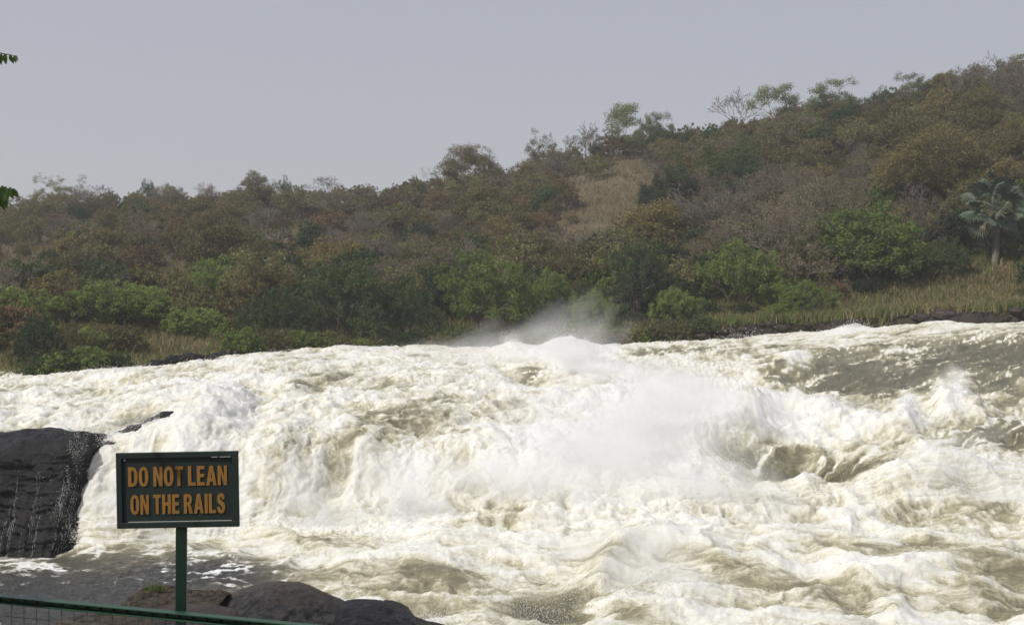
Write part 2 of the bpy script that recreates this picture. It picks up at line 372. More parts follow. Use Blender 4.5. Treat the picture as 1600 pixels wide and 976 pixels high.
def two(scale, det, rg, dist):
    x = noise(ns, L, scale, det, rg, attr(ns, 'fa').outputs['Vector'], dist); y = noise(ns, L, scale, det, rg, attr(ns, 'fb').outputs['Vector'], dist)
    return mixc(ns, L, attr(ns, 'wr').outputs['Fac'], x.outputs[0], y.outputs[0])
n1 = two(3.4, 8, .68, .9); n2 = two(13, 6, .72, .5)
n3 = noise(ns, L, 16, 5, .75, mapping(ns, L, 1, 1, 1)).outputs[0]
nn = mth(ns, L, 'ADD', mth(ns, L, 'MULTIPLY', mth(ns, L, 'SUBTRACT', n1, .5), .85), mth(ns, L, 'MULTIPLY', mth(ns, L, 'SUBTRACT', n2, .5), .40))
ff = mth(ns, L, 'ADD', mth(ns, L, 'ADD', af.outputs['Fac'], nn), mth(ns, L, 'MULTIPLY', mth(ns, L, 'SUBTRACT', n3, .5), .28))
rc = ramp(ns, [(.03, (.140, .127, .080)), (.34, (.255, .233, .152)), (.48, (.44, .41, .29)), (.62, (.67, .64, .525)), (.82, (.84, .825, .755)), (1.0, (.90, .89, .84))])
L.new(ff, rc.inputs[0])
rc2 = ramp(ns, [(.30, (.060, .060, .058)), (.52, (.16, .16, .155)), (.70, (.55, .55, .54)), (.9, (.88, .88, .87))]); L.new(ff, rc2.inputs[0])
L.new(mixc(ns, L, attr(ns, 'calm').outputs['Fac'], rc.outputs[0], rc2.outputs[0]), p.inputs['Base Color'])
p.inputs['Specular IOR Level'].default_value = .4
rr = ramp(ns, [(.25, (.30,)*3), (.55, (.8,)*3)]); L.new(ff, rr.inputs[0]); L.new(rr.outputs[0], p.inputs['Roughness'])
p.inputs['IOR'].default_value = 1.33
p.inputs['Subsurface Radius'].default_value = (1, .95, .8); p.inputs['Subsurface Scale'].default_value = .28
L.new(mth(ns, L, 'MULTIPLY', mth(ns, L, 'SUBTRACT', ff, .4, True), 1.6, True), p.inputs['Subsurface Weight'])
bm = ns.new('ShaderNodeBump'); bm.inputs['Strength'].default_value = .55; bm.inputs['Distance'].default_value = .06
L.new(mth(ns, L, 'ADD', n1, mth(ns, L, 'ADD', mth(ns, L, 'MULTIPLY', n2, .5), mth(ns, L, 'MULTIPLY', n3, .8))), bm.inputs['Height']); L.new(bm.outputs[0], p.inputs['Normal'])
tl = ns.new('ShaderNodeBsdfTranslucent'); tl.inputs[0].default_value = (.9, .88, .78, 1); L.new(bm.outputs[0], tl.inputs['Normal'])
ms = ns.new('ShaderNodeMixShader'); L.new(mth(ns, L, 'MULTIPLY', mth(ns, L, 'SUBTRACT', ff, .55, True), .5, True), ms.inputs[0])
L.new(p.outputs[0], ms.inputs[1]); L.new(tl.outputs[0], ms.inputs[2])
L.new(ms.outputs[0], ns['Material Output'].inputs[0])
M_water = m
me = mesh_from('river_water', D, grid_faces(nr, nc)[:, ::-1], M_water, True, {'foam': foam, 'fa': A0, 'fb': A1, 'wr': wr, 'calm': calm})
link('river_water', me, kind='structure')
WATER = (us, ts, D.reshape(nr, nc, 3), Nn.reshape(nr, nc, 3), foam.reshape(nr, nc), Vw)

# ================================================================== FAR BANK AND HILL
BU = KU; BY = KN[:, 1, 1]; BV = KN[:, 1, 0]
SK = np.array([(-900, 380, 260), (-400, 352, 260), (-200, 345, 260), (0, 330, 262), (100, 322, 262), (200, 318, 260), (300, 317, 258), (400, 312, 255), (500, 310, 250), (600, 306, 245),
               (700, 296, 240), (780, 284, 235), (850, 262, 228), (920, 238, 225), (1000, 228, 222), (1080, 222, 220), (1150, 210, 218), (1250, 192, 215), (1350, 180, 212),
               (1450, 160, 208), (1520, 136, 205), (1600, 120, 202), (1800, 95, 200), (2200, 60, 200), (2700, 50, 200)], float)
def hill_cols(u):
    u = np.atleast_1d(np.asarray(u, float))
    yb = smooth_interp(u, BU, BY)[:, 0]; vb = smooth_interp(u, BU, BV)[:, 0]
    s = smooth_interp(u, SK[:, 0], SK[:, 1:]); vs, ys = s[:, 0], s[:, 1]
    return yb, -(vb-HOR)/F*yb, ys, -(vs-HOR)/F*ys
def ground(u, Y):
    """ground height of the far bank at bearing u (pixel column) and forward distance Y"""
    u = np.asarray(u, float).ravel(); Y = np.asarray(Y, float).ravel()
    yb, zb, ys, zs = hill_cols(u)
    d = Y-yb
    X = (u-800)/F*Y
    q = np.stack([X, Y, 0*X], -1)
    step = (1.0+.5*perlin(q, .12, 5))*(.25+.75*sstep(1040, 1130, u))
    z = zb-1.6+sstep(-1.2, .9, d+.9*perlin(q, .35, 6)+.3*perlin(q, 1.3, 7))*(1.6-.7*(1-sstep(1040, 1130, u))+step*.8)
    z += sstep(1, 16, d)*1.3
    s = np.clip((d-14)/(ys-yb-14), 0, 1)
    z1 = zb+2.1
    z += (zs-z1)*(.75*s+.25*sstep(0, 1, s))
    z += sstep(8, 40, d)*(1-.6*sstep(.8, 1, s))*(1.3*fbm(q, .045, 3, 8)+.5*fbm(q, .16, 2, 9))
    over = np.clip(Y-ys, 0, None)
    z -= np.where(over > 0, 6*sstep(0, 120, over)+.006*np.clip(over-60, 0, None), 0)
    return z
gu = np.concatenate([np.arange(-900, -100, 16), np.arange(-100, 1700, 5), np.arange(1700, 2701, 16)])
gd = np.concatenate([np.linspace(-7, 3, 44), np.linspace(3.3, 16, 26), np.linspace(17, 175, 110), np.linspace(180, 400, 16), [600, 1000, 2000, 4200]])
GU, GD = np.meshgrid(gu, gd); gyb = hill_cols(gu)[0]; GY = GD+gyb[None, :]
GZ = ground(GU, GY).reshape(GU.shape)
GX = (GU-800)/F*GY
GV = HOR-GZ/GY*F
m, t, ns, L, p = mat('hill_ground')
v = mapping(ns, L, 1, 1, 1); n1 = noise(ns, L, .08, 6, .65, v); n2 = noise(ns, L, 1.1, 7, .7, v)
r1 = ramp(ns, [(.30, (.070, .064, .032)), (.5, (.115, .092, .052)), (.7, (.150, .112, .066))]); L.new(n1.outputs[0], r1.inputs[0])
col = mixc(ns, L, .6, r1.outputs[0], n2.outputs[0], 'OVERLAY')
ab = attr(ns, 'bank'); col = mixc(ns, L, ab.outputs['Fac'], col, (.040, .030, .024))
ar = attr(ns, 'scar'); col = mixc(ns, L, ar.outputs['Fac'], col, (.16, .085, .060))
L.new(col, p.inputs['Base Color']); p.inputs['Roughness'].default_value = .95
b = ns.new('ShaderNodeBump'); b.inputs['Distance'].default_value = .3; L.new(n2.outputs[0], b.inputs['Height']); L.new(b.outputs[0], p.inputs['Normal'])
qg = np.stack([GX.ravel(), GY.ravel(), GZ.ravel()], -1)
bank = 1-sstep(.2, 1.8, GD.ravel()+.8*perlin(qg, .5, 3))
scar = np.clip(zone(GU.ravel(), GV.ravel(), 265, 452, 34, 12)+.8*zone(GU.ravel(), GV.ravel(), 255, 430, 40, 14)+.5*zone(GU.ravel(), GV.ravel(), 35, 455, 40, 10), 0, 1)
qg[:, 1] += -bank*.5*fbm(qg, .9, 3, 77, .6, 'ridge')
link('hillside', mesh_from('hillside', qg, grid_faces(*GU.shape)[:, ::-1], m, True, {'bank': bank, 'scar': scar}), kind='structure')
def ground_at(u, v):
    yb, zb, ys, zs = hill_cols([u]); Y = np.linspace(yb[0]+1.0, ys[0]+6, 500)
    z = ground(np.full(500, float(u)), Y); vv = HOR-z/Y*F
    k = np.nonzero(vv <= v)[0]
    k = k[0] if len(k) else int(np.argmin(vv))
    return np.array([(u-800)/F*Y[k], Y[k], z[k]])
#PART2
# ================================================================== ROCKS
# -- black ledge at the left of the fall
lu = np.arange(-420, 318, 2.4)
def ledge():
    tv = smooth_interp(lu, [-420, -200, 0, 60, 100, 130, 150, 180, 220, 250, 270, 318], [700, 684, 677, 673, 671, 667, 658, 645, 636, 632, 632, 648])[:, 0]
    back = 0       # the face steps back behind the fall
    front = smooth_interp(lu, [-420, 30, 96, 116, 136, 160, 200, 318], [36.9, 36.9, 37.0, 37.7, 38.5, 39.3, 40.5, 43.5])[:, 0]
    yc = front+1.5
    zc = -(tv-HOR)/F*yc
    foot = -8.3
    K = [np.stack([yc+5, zc-2.5], -1), np.stack([yc+2.2, zc-.55], -1), np.stack([yc, zc], -1), np.stack([yc-.7, zc-.10], -1), np.stack([front, zc-.42], -1),
         np.stack([front-.35, zc-1.1], -1), np.stack([front-.75, zc-2.1], -1), np.stack([front-1.1, zc*0+foot+.7], -1), np.stack([front-1.5, zc*0+foot], -1)]
    K = np.stack(K)                                # (9, nu, 2)
    tt = np.concatenate([np.linspace(0, 2, 30, endpoint=False), np.linspace(2, 4, 40, endpoint=False), np.linspace(4, 8, 190)])
    Y = pchip(np.arange(9.), K[..., 0], tt); Z = pchip(np.arange(9.), K[..., 1], tt)
    U = np.broadcast_to(lu, Y.shape); X = (U-800)/F*36.5
    q = np.stack([X, Y, Z], -1).reshape(-1, 3)
    n = normals(X, Y, Z).reshape(-1, 3)
    qs = q*np.array([.5, .5, 2.2])+.35*np.stack([fbm(q, .5, 2, 3), fbm(q, .5, 2, 4), fbm(q, .5, 2, 5)], -1)
    low = sstep(-7.0, -6.2, q[:, 2])
    lay = fbm(qs, 1.1, 3, 7, .5)
    h = .13*np.round(lay*2.6)/2.6+.10*lay+.40*fbm(q, .45, 3, 8)+.07*fbm(q*np.array([.6, .6, 1.6]), 2.2, 4, 9, .6, 'ridge')*low
    flute = fbm(q*np.array([1, .3, .12]), 3.2, 3, 11, .5, 'ridge')           # fluted lower wall
    h += (1-low)*.13*flute
    edge = sstep(36.9+.2, 39.5, q[:, 1])*sstep(150, 240, U.ravel())
    h *= (1-.75*edge)
    q = q+n*h[:, None]
    return mesh_from('rock_ledge', q, grid_faces(*Y.shape)[:, ::-1], M_rock, True), q.reshape(*Y.shape, 3)
led_me, LED = ledge()
link('rock_ledge', led_me, label='black wet rock ledge with layered top beside the left end of the fall', category='rock')
# thin white trickles running down the dark wall
def trickles():
    rs = np.random.default_rng(5); segs = []
    us_ = np.concatenate([rs.uniform(-300, 110, 46), rs.normal(25, 3, 6), rs.normal(64, 5, 6), rs.normal(108, 6, 16)])
    for uu in us_:
        j = int(np.clip((uu+420)/2.4, 3, len(lu)-4)); a = int(rs.uniform(100, 215)); b_ = min(a+int(rs.uniform(20, 120)), 255)
        w_ = rs.uniform(.0015, .0042); prev = None
        for i in range(a, b_, 3):
            pt = LED[i, j]+np.array([rs.normal(0, .006), -.015, 0])
            if prev is not None and rs.random() < .62: segs.append((prev, pt, w_*rs.uniform(.3, 1.3), w_*rs.uniform(.3, 1.3)))
            prev = pt
    V, Fc = tubes(segs, 4)
    link('water_trickles', mesh_from('water_trickles', V, Fc, M_foam, True), kind='stuff')
m, t, ns, L, p = mat('foam_spray'); p.inputs['Base Color'].default_value = (.86, .86, .84, 1); p.inputs['Roughness'].default_value = .5
tl = ns.new('ShaderNodeBsdfTranslucent'); tl.inputs[0].default_value = (.9, .9, .88, 1)
ms = ns.new('ShaderNodeMixShader'); ms.inputs[0].default_value = .4; L.new(p.outputs[0], ms.inputs[1]); L.new(tl.outputs[0], ms.inputs[2]); L.new(ms.outputs[0], ns['Material Output'].inputs[0])
M_foam = m
trickles()

# -- near whaleback rocks in front of the pool
def whaleback(name, pts, Yc, depth_front, depth_back, material, amp, seed, slope=.07, **props):
    x = np.array([q[0] for q in pts], float); vv = np.array([q[1] for q in pts], float)
    U = np.arange(x[0], x[-1], 2.2); tv = smooth_interp(U, x, vv)[:, 0]
    zc = -(tv-HOR)/F*Yc
    nb, nf = 40, 90
    s = np.concatenate([np.linspace(1, 0, nb, endpoint=False)**1.5, -np.linspace(0, 1, nf)])   # + behind, - in front
    Y = Yc+np.where(s > 0, s*depth_back, s*depth_front)[:, None]+0*U
    zb = -8.35
    fall_b = np.where(s > 0, np.abs(s)**1.5, 0)[:, None]; fall_f = np.where(s < 0, -s, 0)[:, None]
    endf = np.minimum(sstep(x[0], x[0]+25, U), 1-sstep(x[-1]-25, x[-1], U))
    Z = zc+(zb-zc)*fall_b-slope*depth_front*fall_f-.9*fall_f**4*2
    Z = zb+(Z-zb)*endf
    X = (U-800)/F*Yc+0*Y
    q = np.stack([X, Y, Z], -1).reshape(-1, 3); n = normals(X, Y, Z).reshape(-1, 3)
    qq = q*np.array([1, .8, 2])
    lay = fbm(qq*np.array([.6, .6, 1.6]), 1.0, 2, seed+3)
    h = amp*(.9*fbm(qq, .55, 3, seed)+.65*fbm(qq, 1.6, 4, seed+1, .6, 'ridge')+.22*fbm(qq, 6, 3, seed+2, .6, 'ridge')+.5*np.round(lay*3)/3)
    h *= (1-.75*np.exp(-(q[:, 1]-Yc)**2/.25))
    q = q+n*h[:, None]
    link(name, mesh_from(name, q, grid_faces(*Y.shape)[:, ::-1], material, True), **props)
whaleback('boulder', [(290, 1020), (318, 958), (345, 934), (375, 921), (405, 912), (440, 908), (465, 909), (490, 918), (515, 928), (535, 936), (552, 944), (590, 960), (620, 1010)], 23.0, 4.5, 1.6, M_rockg, .16, 31,
          label='large smooth dark grey whaleback rock behind the sign post', category='rock')
whaleback('boulder', [(505, 1015), (528, 946), (545, 937), (575, 935), (600, 938), (612, 943), (640, 956), (668, 972), (700, 985), (760, 1020)], 22.6, 4.0, 1.5, M_rock, .15, 41,
          label='low black wet rock at the water edge right of the grey whaleback', category='rock')
whaleback('boulder', [(575, 1000), (588, 942), (600, 936), (618, 938), (635, 946), (650, 962), (690, 974), (730, 985), (790, 1030)], 23.5, 2.2, .9, M_rock, .10, 45,
          label='small dark knob of rock behind the low black rock', category='rock')
whaleback('boulder', [(120, 1030), (160, 990), (200, 958), (250, 944), (320, 942), (360, 950), (420, 990), (450, 1030)], 21.6, 3.5, 1.3, M_rockg, .12, 51,
          label='flat grey rock shelf under the brown slab near the post', category='rock')
whaleback('boulder', [(50, 1020), (85, 976), (110, 962), (150, 957), (190, 961), (235, 968), (262, 985), (290, 1020)], 19.5, 3.0, 1.0, M_rockb, .14, 61,
          label='brown rough rock seen through the wire mesh below the rail', category='rock')
def slab():
    U = np.arange(196, 352, 1.2); Yc = 22.2
    tv = smooth_interp(U, [196, 205, 230, 262, 300, 330, 352], [942, 931, 925, 926, 928, 931, 936])[:, 0]
    bv = smooth_interp(U, [196, 215, 250, 290, 320, 352], [941, 944, 947, 945, 940, 936])[:, 0]
    zt = -(tv-HOR)/F*Yc; zb_ = -(bv-HOR)/F*Yc
    K = np.stack([np.stack([0*U+Yc+.8, zb_-.1], -1), np.stack([0*U+Yc+.5, zt-.04], -1), np.stack([0*U+Yc, zt], -1), np.stack([0*U+Yc-.55, zt-.02], -1),
                  np.stack([0*U+Yc-.72, (zt*.6+zb_*.4)-.02], -1), np.stack([0*U+Yc-.5, zb_-.1], -1)])
    tt = np.linspace(0, 5, 90); Y = pchip(np.arange(6.), K[..., 0], tt); Z = pchip(np.arange(6.), K[..., 1], tt); X = (U-800)/F*Yc+0*Y
    q = np.stack([X, Y, Z], -1).reshape(-1, 3); n = normals(X, Y, Z).reshape(-1, 3)
    qs = q*np.array([1, 1, 3.0]); lay = fbm(qs, 2.0, 3, 70)
    h = .09*np.round(lay*3)/3+.05*fbm(q, 5, 4, 71, .6, 'ridge')+.05*fbm(q, 1.5, 2, 72)
    q = q+n*h[:, None]
    link('rock_slab', mesh_from('rock_slab', q, grid_faces(*Y.shape)[:, ::-1], M_rockb, True), label='flat brown cracked rock slab lying behind the sign post', category='rock')
slab()
def blades(base, h, wd, spread, n, seed, lean=.35):
    """n grass blades (2 tris each) round every base point"""
    rs = np.random.default_rng(seed); B = np.repeat(base, n, 0)+rs.normal(0, 1, (len(base)*n, 3))*np.array([spread, spread, 0])
    hh = h*rs.uniform(.5, 1.2, len(B)); a = rs.uniform(0, 2*np.pi, len(B)); l = rs.normal(0, lean, (len(B), 2))
    side = np.stack([np.cos(a), np.sin(a), 0*a], -1)*wd/2
    mid = B+np.stack([l[:, 0]*hh*.35, l[:, 1]*hh*.35, hh*.6], -1); tip = B+np.stack([l[:, 0]*hh, l[:, 1]*hh, hh], -1)
    V = np.stack([B-side, B+side, mid+side*.7, mid-side*.7, tip], 1).reshape(-1, 3); k = np.arange(len(B))[:, None]*5
    tint = np.repeat(np.repeat(rs.uniform(0, 1, len(base)), n)*.6+rs.uniform(0, .4, len(B)), 5)
    return V, [k+np.array([0, 1, 2, 3]), k+np.array([3, 2, 4])], tint
V, Fc, ti = blades(np.array([uvz(u, 923, 22.3) for u in np.linspace(228, 258, 9)]), .14, .02, .05, 9, 3)
link('grass_tuft', mesh_from('grass_tuft', V, Fc, LEAF['green'], False, {'tint': ti}), label='small green grass tuft growing on the brown slab behind the post', category='grass tuft')

# -- near slope on which the railing stands (below the frame)
m, t, ns, L, p = mat('near_earth'); n1 = noise(ns, L, 1.3, 8, .7); r = ramp(ns, [(.3, (.07, .05, .035)), (.7, (.17, .125, .09))]); L.new(n1.outputs[0], r.inputs[0]); L.new(r.outputs[0], p.inputs['Base Color']); p.inputs['Roughness'].default_value = .95
gx, gy = np.meshgrid(np.linspace(-60, 60, 241), np.concatenate([np.linspace(-30, -2, 15), np.linspace(-1.5, 24, 60)]))
gz = np.interp(gy, [-30, 1.5, 4.2, 6.2, 9.5, 14, 20, 24], [-1.2, -1.7, -2.3, -2.6, -4.6, -7.2, -8.9, -9.6])
qn = np.stack([gx.ravel(), gy.ravel(), gz.ravel()], -1); qn[:, 2] += (.12+.25*sstep(6.5, 12, qn[:, 1]))*fbm(qn, .4, 4, 15)
link('near_bank', mesh_from('near_bank', qn, grid_faces(*gx.shape), m, True), kind='structure')

# ================================================================== SIGN
M_green = paint_mat('dark_green_paint', (.009, .021, .0175), .55, (.022, .036, .030))
M_greenp = paint_mat('green_post_paint', (.012, .042, .022), .4)
M_rail = paint_mat('green_rail_paint', (.016, .060, .030), .38)
M_letter = paint_mat('ochre_lettering', (.28, .138, .024), .7)
M_bolt_highlight = paint_mat('bolt_metal_and_highlight', (.42, .45, .42), .4)  # pale metal of the bolt, also used for the frame's painted highlights
M_wire = paint_mat('galvanised_wire', (.06, .065, .055), .5)
SY = 4.86; px = SY/F
sgn = empty('warning_sign', (uvz(281, 1015, SY)), 0, label='dark green sign board on a green post with ochre letters about the rails', category='sign')
def place(o, loc=(0, 0, 0)):    # parent keeps world position
    o.matrix_parent_inverse = Matrix.Translation(-Vector(sgn.location)); return o
def bevel_box(name, w_, d_, h_, m, parent, loc, roll=0, bev=.002, yaw=0):
    V, Fc = box(0, 0, 0, w_, d_, h_); me = mesh_from(name, V, Fc, m, False); o = link(name, me)
    o.location = loc; o.rotation_euler = (0, roll, yaw)
    md = o.modifiers.new('b', 'BEVEL'); md.width = bev; md.segments = 2
    o.parent = parent; o.matrix_parent_inverse = Matrix.Translation(-Vector(parent.location)); return o
roll = rad(-1.05); cxp, cyp = 277.8, 764.6; Wd, Hd = 191*px, 118*px
cpos = Vector(uvz(cxp, cyp, SY))
def onboard(dx, dz, dy=0): return cpos+Vector((dx*math.cos(roll)+dz*math.sin(roll), dy, -dx*math.sin(roll)+dz*math.cos(roll)))
bw = 9*px
bevel_box('board', Wd-2*bw+.004, .004, Hd-2*bw+.004, M_green, sgn, onboard(0, 0, .004), roll, .001)
for dz, wd_ in ((Hd/2-bw/2, Wd), (-(Hd/2-bw/2), Wd)):
    bevel_box('frame_bar', wd_, .014, bw, M_green, sgn, onboard(0, dz, 0), roll)
for dx in (-1, 1): bevel_box('frame_bar', bw, .0135, Hd-2*bw-.0005, M_green, sgn, onboard(dx*(Wd/2-bw/2), 0, 0), roll)
bevel_box('lip_highlight', Wd-2*bw-.03, .005, .0022, M_bolt_highlight, sgn, onboard(.008, -Hd/2+bw+.0025, -.004), roll, .0005)  # pale strip painting the highlight along the frame's bottom lip
for a, b_ in ((62, 72), (75, 92)): bevel_box('edge_highlight', (b_-a)*px, .002, .0022, M_bolt_highlight, sgn, onboard((a+b_)/2*px-8*px, Hd/2-bw+.001, -.0072), roll, .0004)  # pale strips painting the highlights on the top right of the frame
bevel_box('bolt', .008, .004, .008, M_bolt_highlight, sgn, onboard(-82*px, Hd/2-bw-.006, -.001), roll, .002)
# letters: heavy condensed capitals drawn as outlines on a 100-high cap, own stroke shapes
GL = {
 'D': (54, [[(0,0),(0,100),(26,100),(44,93),(53,75),(55,50),(53,25),(44,7),(26,0)], [(19,17),(19,83),(25,83),(32,78),(35,66),(36,50),(35,34),(32,22),(25,17)]]),
 'O': (56, [[(28,-2),(11,5),(2,24),(0,50),(2,76),(11,95),(28,102),(45,95),(54,76),(56,50),(54,24),(45,5)], [(28,16),(36,22),(36.5,50),(36,78),(28,84),(20,78),(19.5,50),(20,22)]]),
 'N': (53, [[(0,0),(0,100),(19,100),(36,42),(36,100),(53,100),(53,0),(35,0),(17,60),(17,0)]]),
 'T': (48, [[(15,0),(15,83),(0,83),(0,100),(48,100),(48,83),(33,83),(33,0)]]),
 'L': (44, [[(0,0),(0,100),(19,100),(19,17),(44,17),(44,0)]]),
 'E': (46, [[(0,0),(0,100),(45,100),(45,83),(19,83),(19,60),(42,60),(42,43),(19,43),(19,17),(46,17),(46,0)]]),
 'A': (60, [[(0,0),(20,100),(40,100),(60,0),(41,0),(37.5,20),(22.5,20),(19,0)], [(25.5,37),(34.5,37),(30,68)]]),
 'H': (54, [[(0,0),(0,100),(19,100),(19,61),(35,61),(35,100),(54,100),(54,0),(35,0),(35,43),(19,43),(19,0)]]),
 'R': (56, [[(0,0),(0,100),(30,100),(44,95),(51,82),(51,66),(46,54),(38,48),(44,40),(56,0),(36,0),(26,34),(24,42),(19,42),(19,0)], [(19,58),(19,84),(27,84),(32,79),(32,63),(27,58)]]),
 'I': (19, [[(0,0),(0,100),(19,100),(19,0)]]),
 'S': (50, [[(0,30),(18,32),(21,20),(26,15),(31,19),(32,27),(28,35),(12,47),(3,58),(1,74),(5,91),(15,100),(28,102),(40,97),(47,86),(48,71),(30,69),(29,80),(25,85),(20,81),(19,73),(23,67),(40,55),(49,43),(51,26),(46,9),(37,0),(25,-2),(12,1),(3,12)]]),
}
def text_line(txt, u0, u1_, vtop, vbot):
    total = 0; gap, sp = 7, 28
    for i, c in enumerate(txt): total += sp if c == ' ' else GL[c][0]+(gap if i < len(txt)-1 and txt[i+1] != ' ' else 0)
    kx = (u1_-u0)/total; kz = (vbot-vtop)/100; xx = u0
    for i, c in enumerate(txt):
        if c == ' ': xx += sp*kx; continue
        cu = bpy.data.curves.new('letter', 'CURVE'); cu.dimensions = '2D'; cu.fill_mode = 'BOTH'; cu.extrude = .0006
        for poly in GL[c][1]:
            s_ = cu.splines.new('POLY'); s_.points.add(len(poly)-1); s_.use_cyclic_u = True
            for pt, (a, b_) in zip(s_.points, poly): pt.co = (a*kx*px, b_*kz*px, 0, 1)
        cu.materials.append(M_letter)
        tmp = bpy.data.objects.new('t', cu); lme = bpy.data.meshes.new_from_object(tmp); bpy.data.objects.remove(tmp); lme.name = 'letter'; o = link('letter', lme)
        dx = (xx-cxp)*px; dz = (cyp-vbot)*px+(xx-cxp)*px*math.tan(-roll)*0
        o.location = cpos+Vector((dx, -.0008, dz-(xx-cxp)*px*math.tan(roll)))
        o.rotation_euler = (rad(90), roll, 0)
        o.parent = sgn; o.matrix_parent_inverse = Matrix.Translation(-Vector(sgn.location))
        xx += (GL[c][0]+(gap if i < len(txt)-1 and txt[i+1] != ' ' else 0))*kx
text_line('DO NOT LEAN', 200.5, 355, 728, 758.5)
text_line('ON THE RAILS', 204, 352, 771.5, 802)
ptop, pbot = uvz(281.8, 823, SY+.012), uvz(279, 1015, SY+.012)
hgt = ptop[2]-(-2.75); bevel_box('post', .0445, .040, hgt, M_greenp, sgn, Vector((ptop[0]-.003, ptop[1]+.008, ptop[2]-hgt/2)), rad(-.35)*-1, .003, rad(14))

# ================================================================== RAILING
A = Vector(uvz(0, 931, 5.0)); B_ = Vector(uvz(470, 976, 4.60)); dr = (B_-A).normalized(); L0, L1 = -3.2, 5.2
rl = empty('railing', A+Vector((0, 0, -1.4)), 0, label='green angle iron railing filled with thin wire mesh in front of the sign', category='railing')
ang = math.atan2(dr.y, dr.x); til = -math.asin(dr.z)
def bar(name, s0, s1, off, w_, d_, m, bev=.0015):
    V, Fc = box(0, 0, 0, s1-s0, d_, w_); o = link(name, mesh_from(name, V, Fc, m, False))
    o.rotation_euler = (0, til, ang); o.location = A+dr*((s0+s1)/2)+Vector(off)
    md = o.modifiers.new('b', 'BEVEL'); md.width = bev; md.segments = 2
    o.parent = rl; o.matrix_parent_inverse = Matrix.Translation(-Vector(rl.location)); return o
nrm = Vector((-dr.y, dr.x, 0))          # away from the camera
bar('top_rail', L0, L1, Vector((0, 0, -.0025))+nrm*.014, .005, .036, M_rail, .001)                # flat flange
bar('rail_web', L0, L1, Vector((0, 0, -.0165))+nrm*.0345, .0225, .005, M_rail)                                    # upright flange behind the wires
bar('rail_lip', L0, L1, Vector((0, 0, -.031))+nrm*.022, .006, .030, M_rail)
bar('bottom_rail', L0, L1, Vector((0, 0, -.98))+nrm*.014, .035, .035, M_rail)
V, Fc = tubes([((0, 0, 0), (0, 0, -.97), .0016, .0016)], 6); wme = mesh_from('mesh_wire', V, Fc, M_wire, True)
V2, F2 = box(0, 0, 0, .0075, .009, .012); wb = mesh_from('weld', V2, F2, bark_mat('weld_rust', (.03, .018, .015), (.06, .035, .03)), False)
s_ = L0+.03
sp_ = .0605; Mi = Matrix.Translation(-Vector(rl.location))
k = 0
while s_ < L1:
    pnt = A+dr*s_
    o = link('mesh_wire', wme, rl); o.location = pnt+nrm*.026+Vector((0, 0, -.010)); o.matrix_parent_inverse = Mi; o.rotation_euler = (0, 0, 0)
    o2 = link('weld', wb, rl); o2.location = pnt+nrm*.026+Vector((0, 0, -.0165)); o2.matrix_parent_inverse = Mi; o2.rotation_euler = (0, 0, ang)
    s_ += sp_; k += 1
V3, F3 = tubes([((L0, 0, 0), (L1, 0, 0), .0016, .0016)], 6); hw = mesh_from('cross_wire', V3, F3, M_wire, True)
for j in range(1, 16):
    o = link('cross_wire', hw, rl); o.location = A+nrm*.0235+Vector((0, 0, -.026-.0605*j)); o.rotation_euler = (0, til, ang); o.matrix_parent_inverse = Mi
for s0 in (-3.1, -1.1, 2.9, 5.1):
    V, Fc = box(0, 0, 0, .04, .04, 1.42); o = link('railing_post', mesh_from('railing_post', V, Fc, M_rail, False)); o.parent = rl; o.matrix_parent_inverse = Mi
    o.location = A+dr*s0+nrm*.060+Vector((0, 0, -.72)); o.rotation_euler = (0, 0, ang)

# ================================================================== PLANTS
def unit(v): return v/max(np.linalg.norm(v), 1e-9)
def skeleton(seed, h, lvl=4, nb=3, spread=.75, trunk=.35, gn=.72, up=.25, r0=None, stems=1, flat=0., wob=.15):
    rs = np.random.default_rng(seed); segs, tips, mids = [], [], []
    r0 = r0 or h*.022
    def grow(p, d, l, r, k):
        q = p; n = 2 if k < lvl-1 else 1
        for i in range(n):
            d2 = unit(d+rs.normal(0, wob, 3)); q2 = q+d2*l/n
            ra, rb = r*(1-.3*i/n), r*(1-.3*(i+1)/n)
            segs.append((q, q2, ra, rb)); q = q2; d = d2
        if k <= 2: mids.append(q)
        if k <= 0: tips.append((q, d)); return
        m_ = nb if rs.random() < .75 else nb-1 if nb > 2 else nb
        az = rs.uniform(0, 2*np.pi)
        for i in range(m_):
            a = az+i*2*np.pi/m_+rs.normal(0, .35)
            side = np.array([np.cos(a), np.sin(a), 0]); side = unit(side-d*np.dot(side, d))
            sp = spread*rs.uniform(.6, 1.25)
            nd = unit(d*np.cos(sp)+side*np.sin(sp)+np.array([0, 0, up])); nd = unit(nd*np.array([1, 1, 1-flat]))
            grow(q, nd, l*gn*rs.uniform(.75, 1.2), rb*.68, k-1)
    for s in range(stems):
        a = rs.uniform(0, 2*np.pi); tl_ = 0.0 if stems == 1 else rs.uniform(.15, .6)
        d = unit(np.array([np.cos(a)*tl_, np.sin(a)*tl_, 1])+rs.normal(0, .05, 3))
        grow(np.array([np.cos(a), np.sin(a), 0])*(.05*h if stems > 1 else 0)+np.array([0, 0, -.35]), d, h*trunk, r0*(1 if stems == 1 else .7), lvl)
    P_ = np.array([t_[0] for t_ in tips]); top = P_[:, 2].max()
    k = h/top
    segs = [(a*k, b*k, c, e) for a, b, c, e in segs]; tips = [(a*k, b) for a, b in tips]
    skeleton.mids = np.array(mids)*k
    return segs, tips
